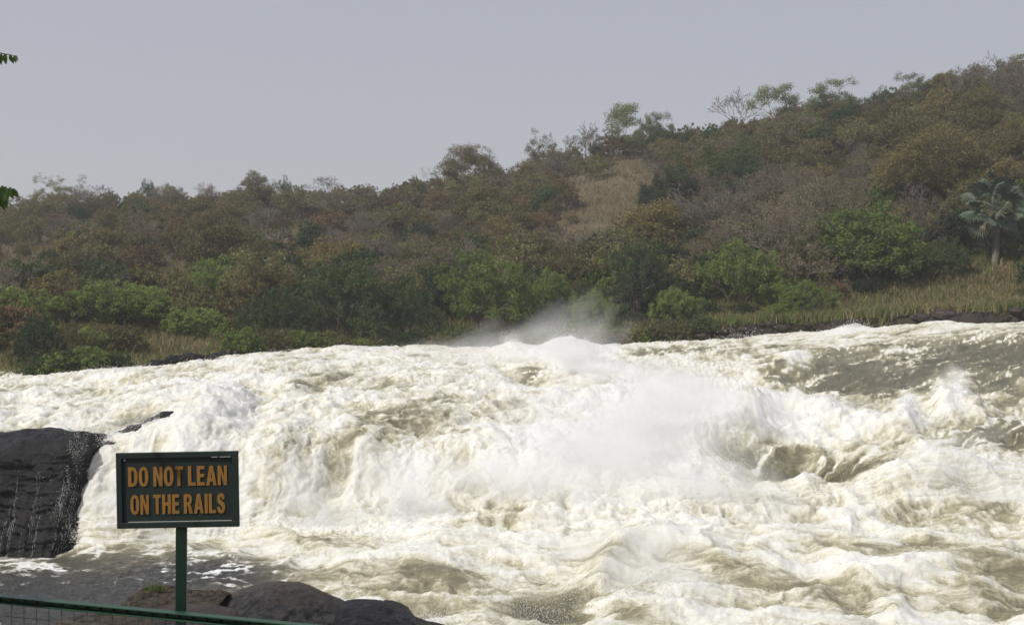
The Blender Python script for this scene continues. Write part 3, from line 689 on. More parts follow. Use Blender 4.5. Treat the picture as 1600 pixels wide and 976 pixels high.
def leaves(centers, n, sigma, size, seed, squash=.7, asp=.7):
    """n leaf clump faces scattered round each centre"""
    rs = np.random.default_rng(seed); c = np.repeat(centers, n, 0)
    tc = np.repeat(rs.uniform(0, 1, len(centers)), n)
    off = rs.normal(0, 1, (len(c), 3)); off /= np.linalg.norm(off, axis=1)[:, None]; off *= (rs.uniform(0, 1, len(c))**.5)[:, None]
    p_ = c+off*sigma*np.array([1, 1, squash])
    nrm_ = off*.7+rs.normal(0, .6, (len(c), 3))+np.array([0, 0, .5]); nrm_ /= np.linalg.norm(nrm_, axis=1)[:, None]
    a = np.cross(nrm_, rs.normal(0, 1, (len(c), 3))); a /= np.linalg.norm(a, axis=1)[:, None]; b = np.cross(nrm_, a)
    s = size*rs.uniform(.55, 1.3, len(c))[:, None]/2
    V = np.stack([p_-a*s, p_-b*s*asp+a*s*.1, p_+a*s, p_+b*s*asp+a*s*.1], 1).reshape(-1, 3)
    Fc = np.arange(len(c)*4).reshape(-1, 4)
    return V, Fc, np.repeat(np.clip(tc*.6+rs.uniform(0, .4, len(c)), 0, 1), 4)
# each maker returns (trunk mesh, crown mesh or None), unit height 1 m x H
PROTO = {}
def proto(kind, var):
    key = (kind, var)
    if key in PROTO: return PROTO[key]
    sd_ = hash_(kind)*31+var*7+1
    D_ = dict(  # h, lvl, nb, spread, trunk, gn, up, stems, flat, leaf: n, sigma, size, material, bark
      bush_green=dict(h=5, lvl=3, nb=4, spread=.75, trunk=.16, gn=.85, up=.10, stems=5, leaf=(26, .55, .26), m='green'),
      bush_dark=dict(h=5, lvl=3, nb=4, spread=.8, trunk=.16, gn=.85, up=.05, stems=5, leaf=(26, .55, .26), m='dark'),
      bush_olive=dict(h=4, lvl=3, nb=4, spread=.8, trunk=.18, gn=.85, up=.05, stems=4, leaf=(20, .50, .22), m='olive'),
      bush_rust=dict(h=3.6, lvl=3, nb=4, spread=.85, trunk=.18, gn=.85, up=.05, stems=4, leaf=(14, .50, .22), m='rust'),
      bush_yellow=dict(h=4.5, lvl=3, nb=4, spread=.85, trunk=.2, gn=.85, up=.05, stems=3, leaf=(20, .52, .24), m='yellow'),
      tree_mauve=dict(h=6, lvl=5, nb=3, spread=.62, trunk=.26, gn=.80, up=.08, stems=2, leaf=(5, .40, .17), m='mauve', bark=M_greybark),
      tree_bare=dict(h=6, lvl=6, nb=3, spread=.55, trunk=.20, gn=.78, up=.12, stems=1, leaf=None, bark=M_greybark),
      tree_dark=dict(h=7, lvl=4, nb=4, spread=.85, trunk=.18, gn=.78, up=.0, stems=2, flat=.35, leaf=(24, .60, .28), m='dark'),
      tree_olive=dict(h=7, lvl=4, nb=4, spread=.8, trunk=.3, gn=.76, up=.1, stems=1, leaf=(16, .55, .25), m='olive'),
      tree_brown=dict(h=7, lvl=4, nb=4, spread=.75, trunk=.26, gn=.78, up=.08, stems=2, leaf=(20, .60, .25), m='yellow'),
      tree_pale=dict(h=7, lvl=5, nb=3, spread=.62, trunk=.20, gn=.80, up=.12, stems=1, leaf=(20, .62, .28), m='pale', bark=M_greybark),
      tree_flat=dict(h=7, lvl=5, nb=3, spread=.75, trunk=.24, gn=.8, up=.02, stems=1, flat=.45, leaf=(18, .55, .26), m='olive', bark=M_greybark),
      tree_dead=dict(h=6, lvl=4, nb=3, spread=.55, trunk=.42, gn=.72, up=.12, stems=1, leaf=None, bark=M_whitebark),
    )[kind]
    segs, tips = skeleton(sd_, D_['h'], D_['lvl'], D_['nb'], D_['spread'], D_['trunk'], D_['gn'], D_['up'], None, D_['stems'], D_.get('flat', 0))
    thin = .017 if kind in ('tree_bare', 'tree_mauve') else .02
    segs = [(a, b, max(c, thin), max(e, thin*.8)) for a, b, c, e in segs]
    V, Fc = tubes(segs, 4)
    tm = mesh_from('trunk', V, Fc, D_.get('bark', M_bark), True)
    cm = None
    if D_['leaf']:
        n, sg, sz = D_['leaf']
        n, sz = (int(n*1.8), sz*.62) if var >= 10 else (int(n*.8), sz*1.08)
        cen = np.array([t_[0] for t_ in tips])
        md_ = skeleton.mids; md_ = md_[md_[:, 2] > D_['h']*(.10 if kind.startswith('bush') else .3)]
        cen = np.concatenate([cen, md_[::2]])
        V, Fc, ti = leaves(cen, n, sg*D_['h']/6, sz, sd_+1)
        cm = mesh_from('crown', V, Fc, LEAF[D_['m']], False, {'tint': ti})
    cen = np.array([t_[0] for t_ in tips]); wdt = np.percentile(np.abs(cen[:, :2]), 95)*2+.4
    PROTO[key] = (tm, cm, D_['h'], wdt); return PROTO[key]
def hash_(s): return sum((i+1)*ord(c) for i, c in enumerate(s)) % 997
def plant(kind, loc, H_, Wd_=None, rz=0, var=0, name='tree', label='', category='tree', group=None):
    tm, cm, h, wd_ = proto(kind, var)
    sz = H_/h; sx = sz if Wd_ is None else Wd_/wd_
    e = empty(name, loc, rz, label=label, category=category)
    if group: e['group'] = group
    e.scale = (sx, sx, sz)
    if kind.startswith('bush'):
        link('stems', tm, e)
        if cm: link('foliage', cm, e)
    else:
        link('trunk', tm, e)
        if cm: link('crown', cm, e)
    return e
def hero(kind, u, vtop, vbase, wpx, name, label, category='tree', var=0, sink=.3, group=None, Y=None):
    g = ground_at(u, vbase)
    H_ = (vbase-vtop)/F*g[1]+sink; W_ = wpx/F*g[1]
    return plant(kind, (g[0], g[1], g[2]-sink), H_, W_, R.uniform(0, 6.28), var, name, label, category, group)
heroes = [
 ('bush_green', 765, 393, 520, 160, 'green_bush', 'big bright green bush at the water edge below the hillside, widest of its kind', 'bush'),
 ('bush_green', 855, 425, 512, 90, 'green_bush', 'green bush touching the right side of the biggest bright green bush', 'bush'),
 ('bush_green', 1150, 378, 482, 140, 'green_bush', 'rounded green bush below the grey leafless tree on the far bank', 'bush'),
 ('bush_green', 1355, 322, 448, 185, 'green_bush', 'tall spreading green bush left of the palm with several stems', 'bush'),
 ('bush_green', 1265, 440, 492, 100, 'green_bush', 'low wide green bush under the mauve trees by the bank', 'bush'),
 ('bush_green', 1215, 435, 485, 60, 'green_bush', 'small green bush left of the low wide one by the bank', 'bush'),
 ('bush_green', 132, 440, 516, 165, 'green_bush', 'bright green bush at the foot of the slope below the red scar, left one', 'bush'),
 ('bush_green', 218, 446, 512, 110, 'green_bush', 'bright green bush at the foot of the slope, beside the larger left one', 'bush'),
 ('bush_green', 327, 408, 470, 90, 'green_bush', 'green bush right of the reddish bare earth scar', 'bush'),
 ('bush_green', 1060, 452, 512, 90, 'green_bush', 'yellowish green bush by the water left of the rounded green bush', 'bush'),
 ('bush_green', 930, 455, 520, 80, 'green_bush', 'low green bush by the water behind the spray plume', 'bush'),
 ('bush_dark', 545, 405, 535, 150, 'dark_bush', 'large dark green bush mass overhanging the water left of the biggest bright bush', 'bush'),
 ('bush_dark', 640, 440, 535, 100, 'dark_bush', 'dark bush between the large dark mass and the bright green bush', 'bush'),
 ('bush_dark', 1005, 375, 505, 110, 'dark_bush', 'dark green bush with drooping top right of the dry grass slope', 'bush'),
 ('tree_dark', 1105, 212, 322, 175, 'spreading_tree', 'dark green layered spreading tree high on the slope', 'tree'),
 ('tree_dark', 1045, 258, 340, 90, 'spreading_tree', 'smaller dark green tree below the left end of the layered one', 'tree'),
 ('tree_dead', 443, 352, 430, 66, 'dead_tree', 'pale leafless dead tree standing on the left hillside', 'tree'),
 ('tree_dead', 700, 372, 450, 80, 'dead_tree', 'pale bare branches just above the biggest bright green bush', 'tree'),
 ('tree_dead', 665, 257, 306, 62, 'dead_tree', 'forked bare tree against the sky at the low part of the ridge', 'tree'),
 ('tree_brown', 752, 233, 305, 118, 'ridge_tree', 'broad rounded brownish tree on the ridge against the sky', 'tree'),
 ('tree_flat', 848, 210, 285, 92, 'ridge_tree', 'flat topped open tree on the ridge right of the broad brownish one', 'tree'),
 ('tree_bare', 915, 192, 262, 70, 'bare_tree', 'grey leafless tree on the ridge between the flat topped and the pale green trees', 'tree'),
 ('tree_pale', 985, 168, 248, 84, 'ridge_tree', 'tall pale green tree with dark leaning trunk above the dry grass slope', 'tree'),
 ('tree_pale', 1018, 178, 250, 60, 'ridge_tree', 'pale green tree touching the right side of the tall one above the grass slope', 'tree'),
 ('tree_dark', 1050, 187, 248, 74, 'ridge_tree', 'dense dark tree on the ridge where the crest dips', 'tree'),
 ('tree_bare', 1160, 137, 215, 86, 'bare_tree', 'wide spreading leafless tree on the ridge against the sky', 'tree'),
 ('tree_pale', 1216, 135, 212, 86, 'ridge_tree', 'pale green tree joined to the wide leafless one on the ridge', 'tree'),
 ('tree_pale', 1297, 128, 200, 84, 'ridge_tree', 'pale green open tree standing alone against the sky on the ridge', 'tree'),
 ('tree_dark', 1365, 137, 200, 76, 'ridge_tree', 'dark green tree on the ridge right of the lone pale green one', 'tree'),
 ('tree_pale', 1432, 116, 180, 66, 'ridge_tree', 'thin pale tree with wispy tops on the upper ridge', 'tree'),
 ('tree_bare', 1545, 84, 160, 96, 'bare_tree', 'tall grey leafless tree at the highest part of the ridge', 'tree'),
 ('tree_bare', 1500, 104, 170, 70, 'bare_tree', 'grey leafless tree left of the tallest one on the upper ridge', 'tree'),
 ('tree_bare', 1600, 92, 165, 80, 'bare_tree', 'grey leafless tree cut by the right edge of the picture on the ridge', 'tree'),
 ('tree_olive', 405, 272, 322, 60, 'ridge_tree', 'twin crowned green tree on the left ridge, its left crown', 'tree'),
 ('tree_dark', 437, 278, 320, 40, 'ridge_tree', 'small dark tree right of the twin crowned one on the left ridge', 'tree'),
 ('tree_flat', 96, 277, 332, 80, 'ridge_tree', 'olive grey spreading tree on the far left ridge', 'tree'),
 ('tree_bare', 150, 288, 332, 56, 'bare_tree', 'small leafless tree right of the spreading tree on the far left ridge', 'tree'),
 ('tree_dark', 234, 283, 325, 34, 'ridge_tree', 'small dark tree with open crown alone on the left ridge', 'tree'),
 ('tree_bare', 262, 290, 325, 44, 'bare_tree', 'small grey bare tree beside the open dark crown on the left ridge', 'tree'),
 ('tree_bare', 318, 288, 325, 60, 'bare_tree', 'grey leafless tree midway along the left ridge', 'tree'),
 ('tree_bare', 1112, 285, 385, 150, 'bare_tree', 'big grey twiggy leafless tree in the middle of the right slope', 'tree'),
 ('tree_bare', 1065, 318, 395, 100, 'bare_tree', 'grey twiggy tree low on the slope left of the big leafless one', 'tree'),
 ('tree_mauve', 1215, 285, 450, 170, 'mauve_tree', 'large purplish brown twiggy tree above the low green bushes', 'tree'),
 ('tree_mauve', 1300, 270, 425, 170, 'mauve_tree', 'large purplish brown tree behind the tall spreading green bush', 'tree'),
 ('tree_mauve', 1200, 250, 360, 150, 'mauve_tree', 'purplish brown twiggy tree high on the slope above the others of its colour', 'tree'),
 ('tree_mauve', 1440, 285, 420, 120, 'mauve_tree', 'brown twiggy tree between the tall green bush and the palm', 'tree'),
 ('tree_brown', 1480, 205, 320, 170, 'yellow_tree', 'large yellow olive tree above the palm', 'tree'),
 ('tree_brown', 1580, 190, 300, 150, 'yellow_tree', 'yellow olive tree at the right edge above the palm', 'tree'),
 ('tree_brown', 1400, 240, 340, 110, 'yellow_tree', 'yellow olive tree on the slope left of the largest one', 'tree'),
 ('bush_dark', 1600, 335, 400, 110, 'dark_bush', 'very dark bush behind the palm trunk at the right edge', 'bush'),
 ('bush_dark', 1480, 375, 440, 90, 'dark_bush', 'dark green bush just left of the palm trunk', 'bush'),
 ('tree_mauve', 690, 385, 470, 120, 'mauve_tree', 'grey mauve twiggy tree above the dark bush by the water', 'tree'),
 ('bush_dark', 60, 500, 578, 110, 'dark_bush', 'dark green bush at the water edge at far left beyond the rapids', 'bush'),
 ('bush_olive', 118, 505, 582, 70, 'olive_bush', 'olive bush at the waterline at far left beyond the rapids', 'bush'),
 ('bush_dark', 440, 450, 540, 110, 'dark_bush', 'dark olive bush at the right end of the pale grass strip', 'bush'),
 ('bush_dark', 150, 405, 450, 60, 'dark_bush', 'dark bush on the slope above the bright green foot bushes', 'bush'),
 ('bush_dark', 205, 420, 452, 56, 'dark_bush', 'dark bush left of the reddish bare earth scar', 'bush'),
]
for i, (k_, u, vt, vb_, wp, nm, lb, ct) in enumerate(heroes):
    hero(k_, u, vt-(5 if vb_ < 340 and u < 1000 else 2), vb_, wp, nm, lb, ct, var=10+i % 2)

# ---- the countless rest of the wood: one object per plant, labelled by kind and zone
KINDS_ = {
 'bush_rust': ('rust_bush', 'bush', 'rust brown bush'), 'bush_olive': ('olive_bush', 'bush', 'olive bush'), 'bush_green': ('green_bush', 'bush', 'fresh green bush'),
 'bush_dark': ('dark_bush', 'bush', 'dark green bush'), 'bush_yellow': ('yellow_bush', 'bush', 'yellow brown bush'), 'tree_bare': ('bare_tree', 'tree', 'grey leafless tree'),
 'tree_mauve': ('mauve_tree', 'tree', 'mauve twiggy tree'), 'tree_olive': ('olive_tree', 'tree', 'olive tree'), 'tree_brown': ('brown_tree', 'tree', 'yellow brown tree')}
def zones(u, v, vs, vb_):
    """weights of the plant kinds, from how the wood looks across the river"""
    t_ = (v-vs)/max(vb_-vs, 1)
    left = 1-sstep(850, 1050, u); low = sstep(.58, .75, t_)
    W_ = dict(bush_rust=.25+2.4*left*sstep(.02, .15, t_)*(1-sstep(.45, .62, t_))*(1-.8*low), bush_olive=1.5, bush_green=.12+.8*low, bush_dark=.3+.9*low, bush_yellow=.5+.9*left*(1-low)+.6*(1-left)*(1-low),
              tree_bare=.25, tree_mauve=.2, tree_olive=.35, tree_brown=.3)
    W_['tree_mauve'] += 2.6*zone(u, v, 1220, 330, 150, 60)+1.2*zone(u, v, 690, 400, 120, 36); W_['tree_bare'] += .8*zone(u, v, 1090, 350, 90, 40)+.7*zone(u, v, 1520, 120, 90, 50)
    W_['bush_yellow'] += 3*zone(u, v, 1500, 225, 150, 70); W_['tree_brown'] += 1.2*zone(u, v, 1500, 225, 160, 60)
    W_['bush_dark'] += 2.2*zone(u, v, 540, 470, 110, 60)+1.6*zone(u, v, 1000, 440, 70, 50)
    return W_
def clear(u, v):
    """dry grass openings where no bush stands"""
    c = 1.1*zone(u, v, 980, 292, 50, 42, -20)+1.3*zone(u, v, 935, 345, 48, 56, 30)+1.3*zone(u, v, 872, 395, 34, 30)+.5*zone(u, v, 600, 350, 60, 20)+.8*zone(u, v, 150, 362, 60, 12)+.8*zone(u, v, 60, 395, 70, 14)+.7*zone(u, v, 480, 372, 60, 12)+.7*zone(u, v, 700, 338, 50, 12)+.6*zone(u, v, 350, 345, 40, 10)+.9*zone(u, v, 265, 440, 70, 26)+.9*zone(u, v, 30, 435, 80, 32)+.5*zone(u, v, 330, 395, 60, 22)
    c += 1.3*zone(u, v, 1510, 460, 110, 34)+1.3*zone(u, v, 290, 545, 90, 14)+1.3*zone(u, v, 10, 570, 60, 20)+.6*zone(u, v, 1340, 480, 60, 14)+.5*zone(u, v, 620, 525, 60, 10)
    return c
ANCH = [(30, 430, 'the dry grass patch at far left'), (60, 540, 'the dark waterside bush at far left'), (96, 310, 'the olive grey tree on the left ridge'), (138, 480, 'the left bright green foot bush'), (212, 480, 'the right bright green foot bush'),
 (265, 445, 'the red earth scar'), (234, 305, 'the lone small dark ridge tree'), (180, 380, 'the slope above the red scar'), (327, 440, 'the green bush beside the red scar'), (290, 540, 'the pale grass strip by the water'),
 (318, 305, 'the leafless tree midway on the left ridge'), (415, 300, 'the twin crowned tree on the left ridge'), (443, 395, 'the pale dead tree on the left slope'), (440, 500, 'the dark bush ending the grass strip'), (545, 470, 'the large dark mass over the water'),
 (545, 350, 'the brown slope above the large dark mass'), (530, 305, 'the low saddle of the left ridge'), (640, 490, 'the dark bush left of the biggest bright bush'), (665, 285, 'the forked bare tree on the ridge'), (700, 410, 'the pale bare branches above the bright bush'),
 (752, 270, 'the broad brown tree on the ridge'), (765, 455, 'the biggest bright green bush'), (790, 350, 'the middle slope under the broad brown tree'), (848, 250, 'the flat topped ridge tree'), (855, 470, 'the bush joining the biggest bright one'), (915, 230, 'the leafless tree by the flat topped one'),
 (930, 490, 'the low green bush behind the spray'), (930, 350, 'the lower dry grass opening'), (985, 280, 'the upper dry grass opening'), (1005, 440, 'the drooping dark green bush'), (1050, 220, 'the dense dark ridge tree at the dip'), (1060, 480, 'the yellowish green waterside bush'),
 (1105, 270, 'the layered dark spreading tree'), (1112, 340, 'the big grey twiggy tree'), (1150, 430, 'the rounded green bush'), (1160, 175, 'the wide leafless ridge tree'), (1216, 175, 'the pale tree joined to the leafless one'), (1215, 380, 'the large purplish brown tree'),
 (1200, 300, 'the highest purplish brown tree'), (1265, 465, 'the low wide green bush'), (1297, 165, 'the lone pale green ridge tree'), (1300, 340, 'the mauve tree behind the tall green bush'), (1355, 390, 'the tall spreading green bush'), (1365, 170, 'the dark upper ridge tree'),
 (1350, 255, 'the upper slope below the pale ridge trees'), (1400, 290, 'the left yellow olive tree'), (1432, 150, 'the thin wispy ridge tree'), (1440, 355, 'the brown twiggy tree near the palm'), (1480, 260, 'the largest yellow olive tree'), (1480, 410, 'the dark bush left of the palm'),
 (1500, 140, 'the bare tree left of the tallest'), (1510, 460, 'the pale grassy bank at right'), (1545, 120, 'the tallest bare tree on the ridge'), (1552, 340, 'the fan palm'), (1580, 245, 'the yellow olive tree above the palm'), (1600, 380, 'the very dark bush behind the palm'), (1380, 480, 'the grassy bank end')]
rs = np.random.default_rng(21); count = {}; placed = []
cand = []
for _ in range(9000):
    u = rs.uniform(-120, 1720); yb, zb, ys, zs = hill_cols([u]); 
    vs = HOR-zs[0]/ys[0]*F; vb_ = HOR-(zb[0]+1)/yb[0]*F
    t_ = rs.beta(.75, 1.0); v = vs+t_*(vb_-vs)
    cand.append((u, v, vs, vb_))
for u, v, vs, vb_ in cand:
    if len(placed) >= 1250: break
    if rs.random() < clear(u, v)*1.15: continue
    if v > 395 and abs(u-1555) < 30: continue
    g = ground_at(u, v)
    W_ = zones(u, v, vs, vb_); ks = list(W_); pw = np.array([max(W_[k_], 0) for k_ in ks]); pw /= pw.sum(); k_ = ks[rs.choice(len(ks), p=pw)]
    dmin = 2.4 if g[1] > 150 else 1.7
    if placed and min((g[0]-a)**2+(g[1]-b)**2 for a, b in placed) < dmin**2: continue
    if count.get(k_, 0) >= 290: continue
    t_ = (v-vs)/(vb_-vs)
    hb = dict(bush_rust=3.0, bush_olive=3.3, bush_green=3.4, bush_dark=3.8, bush_yellow=3.6, tree_bare=5.0, tree_mauve=4.8, tree_olive=5, tree_brown=5.2)[k_]
    hb *= rs.uniform(.65, 1.3)*(1.1 if g[1] > 170 else 1)
    if v > vb_-12: hb *= .6
    # keep the plant from poking above the photo's treeline
    vtop = HOR-(g[2]+hb)/g[1]*F
    # keep the outstanding plants free of smaller ones standing right in front of them
    bad = False
    for (hk, hu, hvt, hvb, hw, *_r) in heroes+[('p', 1555, 272, 416, 110)]:
        if (hk[:4] == 'bush' or hk == 'p') and abs(u-hu) < hw*.5+4 and v > hvb-8 and v < hvb+34:
            room = (v-(hvb-14))/F*g[1]
            if room < 1.2: bad = True
            else: hb = min(hb, room)
    if bad: continue
    if clear(u, v-14) > .4: hb *= .5
    lim = vs-(20 if u < 640 else 26)-(13 if k_[:4] == 'tree' and rs.random() < .4 else 0)+5*math.sin(u*.045)+7*math.sin(u*.13)
    if vtop < lim: hb = max(1.5, hb*((v-lim)/max(v-vtop, 1)))
    nm, ct, lb = KINDS_[k_]
    best = min(ANCH, key=lambda q: abs(u-q[0])+1.3*abs(v-8-q[1])); du, dv = u-best[0], v-8-best[1]
    rel = ('left of' if du < 0 else 'right of') if abs(du) > 1.3*abs(dv) else ('upslope of' if dv < 0 else 'downslope of')
    if t_ < .1: lb2 = lb+' on the ridge'
    else: lb2 = lb
    count[k_] = count.get(k_, 0)+1; placed.append((g[0], g[1]))
    plant(k_, (g[0], g[1], g[2]-.2), hb, hb*rs.uniform(.95, 1.5), rs.uniform(0, 6.28), int(rs.integers(0, 3)), nm, '%s %s %s' % (lb2, rel, best[2]), ct, lb+('es' if lb.endswith('bush') else 's')+' on the far hillside')
# a row of low bushes leaning over the water's edge, where the wood comes down to the river
u = -110.0; i = 0
WA = [(60, 'by the far left grass'), (180, 'left of the pale grass strip'), (600, 'under the large dark bush mass'), (760, 'left of the spray plume'), (1000, 'behind the spray plume'), (1120, 'left of the dark earth bank')]
while u < 1115:
    if 195 < u < 365 or (-60 < u < 60): u += 12; continue
    yb, zb, _, _ = hill_cols([u]); Y = yb[0]+rs.uniform(.1, 1.2); g = ground([u], [Y])[0]; H_ = rs.uniform(1.2, 2.5); k_ = ['bush_olive', 'bush_green', 'bush_dark', 'bush_dark', 'bush_yellow'][int(rs.integers(0, 5))]
    nm, ct, lb = KINDS_[k_]; wh = next((t_ for lim_, t_ in WA if u < lim_), WA[-1][1])
    plant(k_, ((u-800)/F*Y, Y, g-.2), H_, H_*rs.uniform(1.2, 1.8), rs.uniform(0, 6.28), int(rs.integers(0, 3)), nm, '%s at the very waterline %s' % (lb, wh), ct, lb+'es on the far hillside'); u += rs.uniform(14, 30); i += 1
print('plants', count, len(placed))
# ---- grass
def grass(name, n, ulo, uhi, prob, h, wd_, m, seed, nb=5, sp=.35):
    rs = np.random.default_rng(seed); u = rs.uniform(ulo, uhi, n); yb, zb, ys, zs = hill_cols(u)
    t_ = rs.uniform(0, 1, n)**1.5; Y = yb+.7+t_*(ys-yb); z = ground(u, Y); v = HOR-z/Y*F
    keep = rs.random(n) < prob(u, v, Y-yb); u, Y, z = u[keep], Y[keep], z[keep]
    V, Fc, ti = blades(np.stack([(u-800)/F*Y, Y, z-.05], -1), h, wd_, sp, nb, seed+1)
    link(name, mesh_from(name, V, Fc, m, False, {'tint': ti}), kind='stuff')
def cl(u, v, d): return np.clip(clear(u, v), 0, 1)
grass('dry_grass', 30000, -150, 1750, lambda u, v, d: .12+.9*cl(u, v, d), .75, .07, LEAF['straw'], 31, 6)
grass('dry_grass_on_bank', 16000, -150, 1750, lambda u, v, d: (d < 22)*(.25+.6*np.clip(zone(u, v, 1510, 460, 130, 40)+zone(u, v, 290, 545, 100, 16)+zone(u, v, 10, 570, 60, 20), 0, 1)), .8, .06, LEAF['straw'], 33, 8)
grass('green_undergrowth', 26000, -150, 1750, lambda u, v, d: (d < 30)*.75*(1-.6*np.clip(zone(u, v, 290, 545, 100, 16), 0, 1)), .75, .10, LEAF['green'], 35, 5, .4)
grass('brown_undergrowth', 26000, -150, 1750, lambda u, v, d: (d > 12)*.35, .7, .10, LEAF['rust'], 37, 4, .5)
grass('olive_undergrowth', 30000, -150, 1750, lambda u, v, d: .4+0*u, .7, .13, LEAF['olive'], 39, 4, .5)

# ---- palm
def palm():
    g = ground_at(1555, 414); s = g[1]/F
    e = empty('fan_palm', (g[0], g[1], g[2]-.2), 0, label='fan palm with grey trunk and stiff blue green fronds near the right edge', category='palm')
    Ht = (414-330)*s+.2; r = 5.5*s
    segs = []; n = 14
    for i in range(n):
        a, b = i/n, (i+1)/n
        segs.append(((.10*math.sin(a*2), 0, a*Ht), (.10*math.sin(b*2), 0, b*Ht), r*(1.1-.35*a+.03*(i % 2)), r*(1.1-.35*b)))
    V, Fc = tubes(segs, 12); link('trunk', mesh_from('trunk', V, Fc, M_greybark, True), e)
    m, t, ns, L, p = mat('palm_leaf'); a_ = attr(ns, 'tint'); col = mixc(ns, L, a_.outputs['Fac'], (.038, .058, .036), (.098, .125, .080)); L.new(col, p.inputs['Base Color']); p.inputs['Roughness'].default_value = .75
    m2, t, ns, L, p = mat('dry_palm_leaf'); a_ = attr(ns, 'tint'); col = mixc(ns, L, a_.outputs['Fac'], (.085, .085, .050), (.19, .175, .105)); L.new(col, p.inputs['Base Color']); p.inputs['Roughness'].default_value = .7
    m3 = bark_mat('dead_frond', (.03, .025, .02), (.09, .07, .05))
    def fan(seed, material, rfan, pl, droop, nbl=22, arc=250):
        rs_ = np.random.default_rng(seed); V, Fs, T = [], [], []
        st = [((0, 0, 0), (pl*.5, 0, .05), .045, .035), ((pl*.5, 0, .05), (pl, 0, -.02), .035, .025)]
        tv, tf = tubes(st, 4); V += list(tv); Fs += [list(f) for f in tf]; T += [.9]*len(tv)
        for i in range(nbl):
            a0 = rad(-arc/2+arc*i/nbl); a1 = rad(-arc/2+arc*(i+1)/nbl); am = (a0+a1)/2
            rr_ = rfan*(.82+.18*math.cos(am))*rs_.uniform(.92, 1.05)
            def P(a, r_, z): return (pl+r_*math.cos(a), r_*math.sin(a), z-droop*(r_/rfan)**2.2*rfan*.8-.10*abs(math.sin(a))*r_)
            b = len(V); z0 = .05
            V += [P(am, 0, 0), P(a0, rr_*.74, -.03), P(am, rr_*.78, z0), P(a1, rr_*.74, -.03), P(am, rr_, -.05-rs_.uniform(0, .18))]
            Fs += [[b, b+1, b+2, b+2], [b, b+2, b+3, b+3], [b+1, b+4, b+2, b+2], [b+2, b+4, b+3, b+3]]; tt_ = rs_.uniform(.1, 1); T += [tt_]*5
        q = [f for f in Fs if f[2] != f[3]]; tr = [f[:3] for f in Fs if f[2] == f[3]]
        return mesh_from('frond', np.array(V), [np.array(q), np.array(tr)], material, False, {'tint': np.array(T)})
    gl = [fan(k, m, 1.0, 1.45, d_) for k, d_ in ((1, .10), (2, .32), (3, .2))]
    dl = [fan(k, m2, 1.0, 1.2, .7, 22) for k in (4, 5)]; dd = fan(6, m3, .8, .9, 1.1, 16, 140)
    rs_ = np.random.default_rng(9); k_ = (116*s)/4.9
    def put(me, az, el, lab=None, sc_=1):
        o = link('frond', me, e); o.location = (.05, 0, Ht); o.rotation_euler = (rs_.normal(0, .5), -el, az); o.scale = (k_*sc_,)*3
        if lab: o['label'] = lab
    for i in range(27): put(gl[i % 3], i*2.399+rs_.normal(0, .2), rad(84-135*(i/27)**.85), None, rs_.uniform(.82, 1.05))
    for i in range(7): put(dl[i % 2], i*.9+rs_.normal(0, .15), rad(-15-rs_.uniform(0, 35)), 'yellowing drooping frond', .9)
    for i in range(14): put(dd, i*2.4, rad(-62-rs_.uniform(0, 20)), 'dead brown hanging frond', .75)
palm()
# ---- rocks along the far waterline
def pebble(seed, m):
    rs_ = np.random.default_rng(seed); n1_, n2_ = 9, 12
    th = np.linspace(0, np.pi, n1_)[:, None]; ph = (np.arange(n2_+1)/n2_*2*np.pi)[None]
    q = np.stack([np.sin(th)*np.cos(ph), np.sin(th)*np.sin(ph), np.cos(th)+0*ph], -1).reshape(-1, 3)
    h = 1+.35*fbm(q, .9, 3, seed*3)+.12*np.round(fbm(q, 1.6, 2, seed*3+1)*4)/4
    return mesh_from('bank_rock', q*h[:, None]*np.array([1, .7, .5]), grid_faces(n1_, n2_+1), m, False)
pb = [pebble(k, M_bankrock) for k in range(5)]
rs = np.random.default_rng(44)
for i in range(110):
    u = rs.uniform(1090, 1660) if i < 70 else rs.uniform(225, 360) if i < 88 else rs.uniform(-40, 1000)
    yb, zb, _, _ = hill_cols([u]); Y = yb[0]+rs.uniform(-1.4, .8); g = ground([u], [Y])[0]
    o = link('bank_rock', pb[i % 5]); s = rs.uniform(.3, .9)*(1 if i < 88 else .7); o.scale = (s*1.5, s, s*rs.uniform(.7, 1.2))
    o.location = ((u-800)/F*Y, Y, max(g, zb[0]-.3)-.1); o.rotation_euler = (0, 0, rs.uniform(0, 6))
    where = 'below the grassy bank at right' if i < 70 else 'on the low point at the left end of the bank' if i < 88 else 'at the waterline under the wooded bank'
    o['label'] = 'dark brown rock ' + where; o['category'] = 'rock'; o['group'] = 'dark rocks ' + where
def low_rock():
    U = np.arange(222, 366, 2.0); Yc = smooth_interp(U, [222, 300, 366], [73, 77.5, 81])[:, 0]
    tv = smooth_interp(U, [222, 235, 260, 290, 320, 345, 366], [585, 566, 560, 557, 556, 553, 560])[:, 0]; zc = -(tv-HOR)/F*Yc
    K = np.stack([np.stack([Yc+5, zc-.4], -1), np.stack([Yc+1, zc], -1), np.stack([Yc, zc-.05], -1), np.stack([Yc-.5, zc-.8], -1), np.stack([Yc-1.2, zc-2.2], -1)])
    tt = np.linspace(0, 4, 40); Y = pchip(np.arange(5.), K[..., 0], tt); Z = pchip(np.arange(5.), K[..., 1], tt); X = (U-800)/F*Yc+0*Y
    q = np.stack([X, Y, Z], -1).reshape(-1, 3); n = normals(X, Y, Z).reshape(-1, 3); q = q+n*(.45*fbm(q*np.array([1, 1, 2.5]), .7, 4, 90, .55, 'ridge'))[:, None]
    link('rock_shelf', mesh_from('rock_shelf', q, grid_faces(*Y.shape)[:, ::-1], M_rock, True), label='low black rock shelf jutting from the far bank at left into the rapids', category='rock')
low_rock()

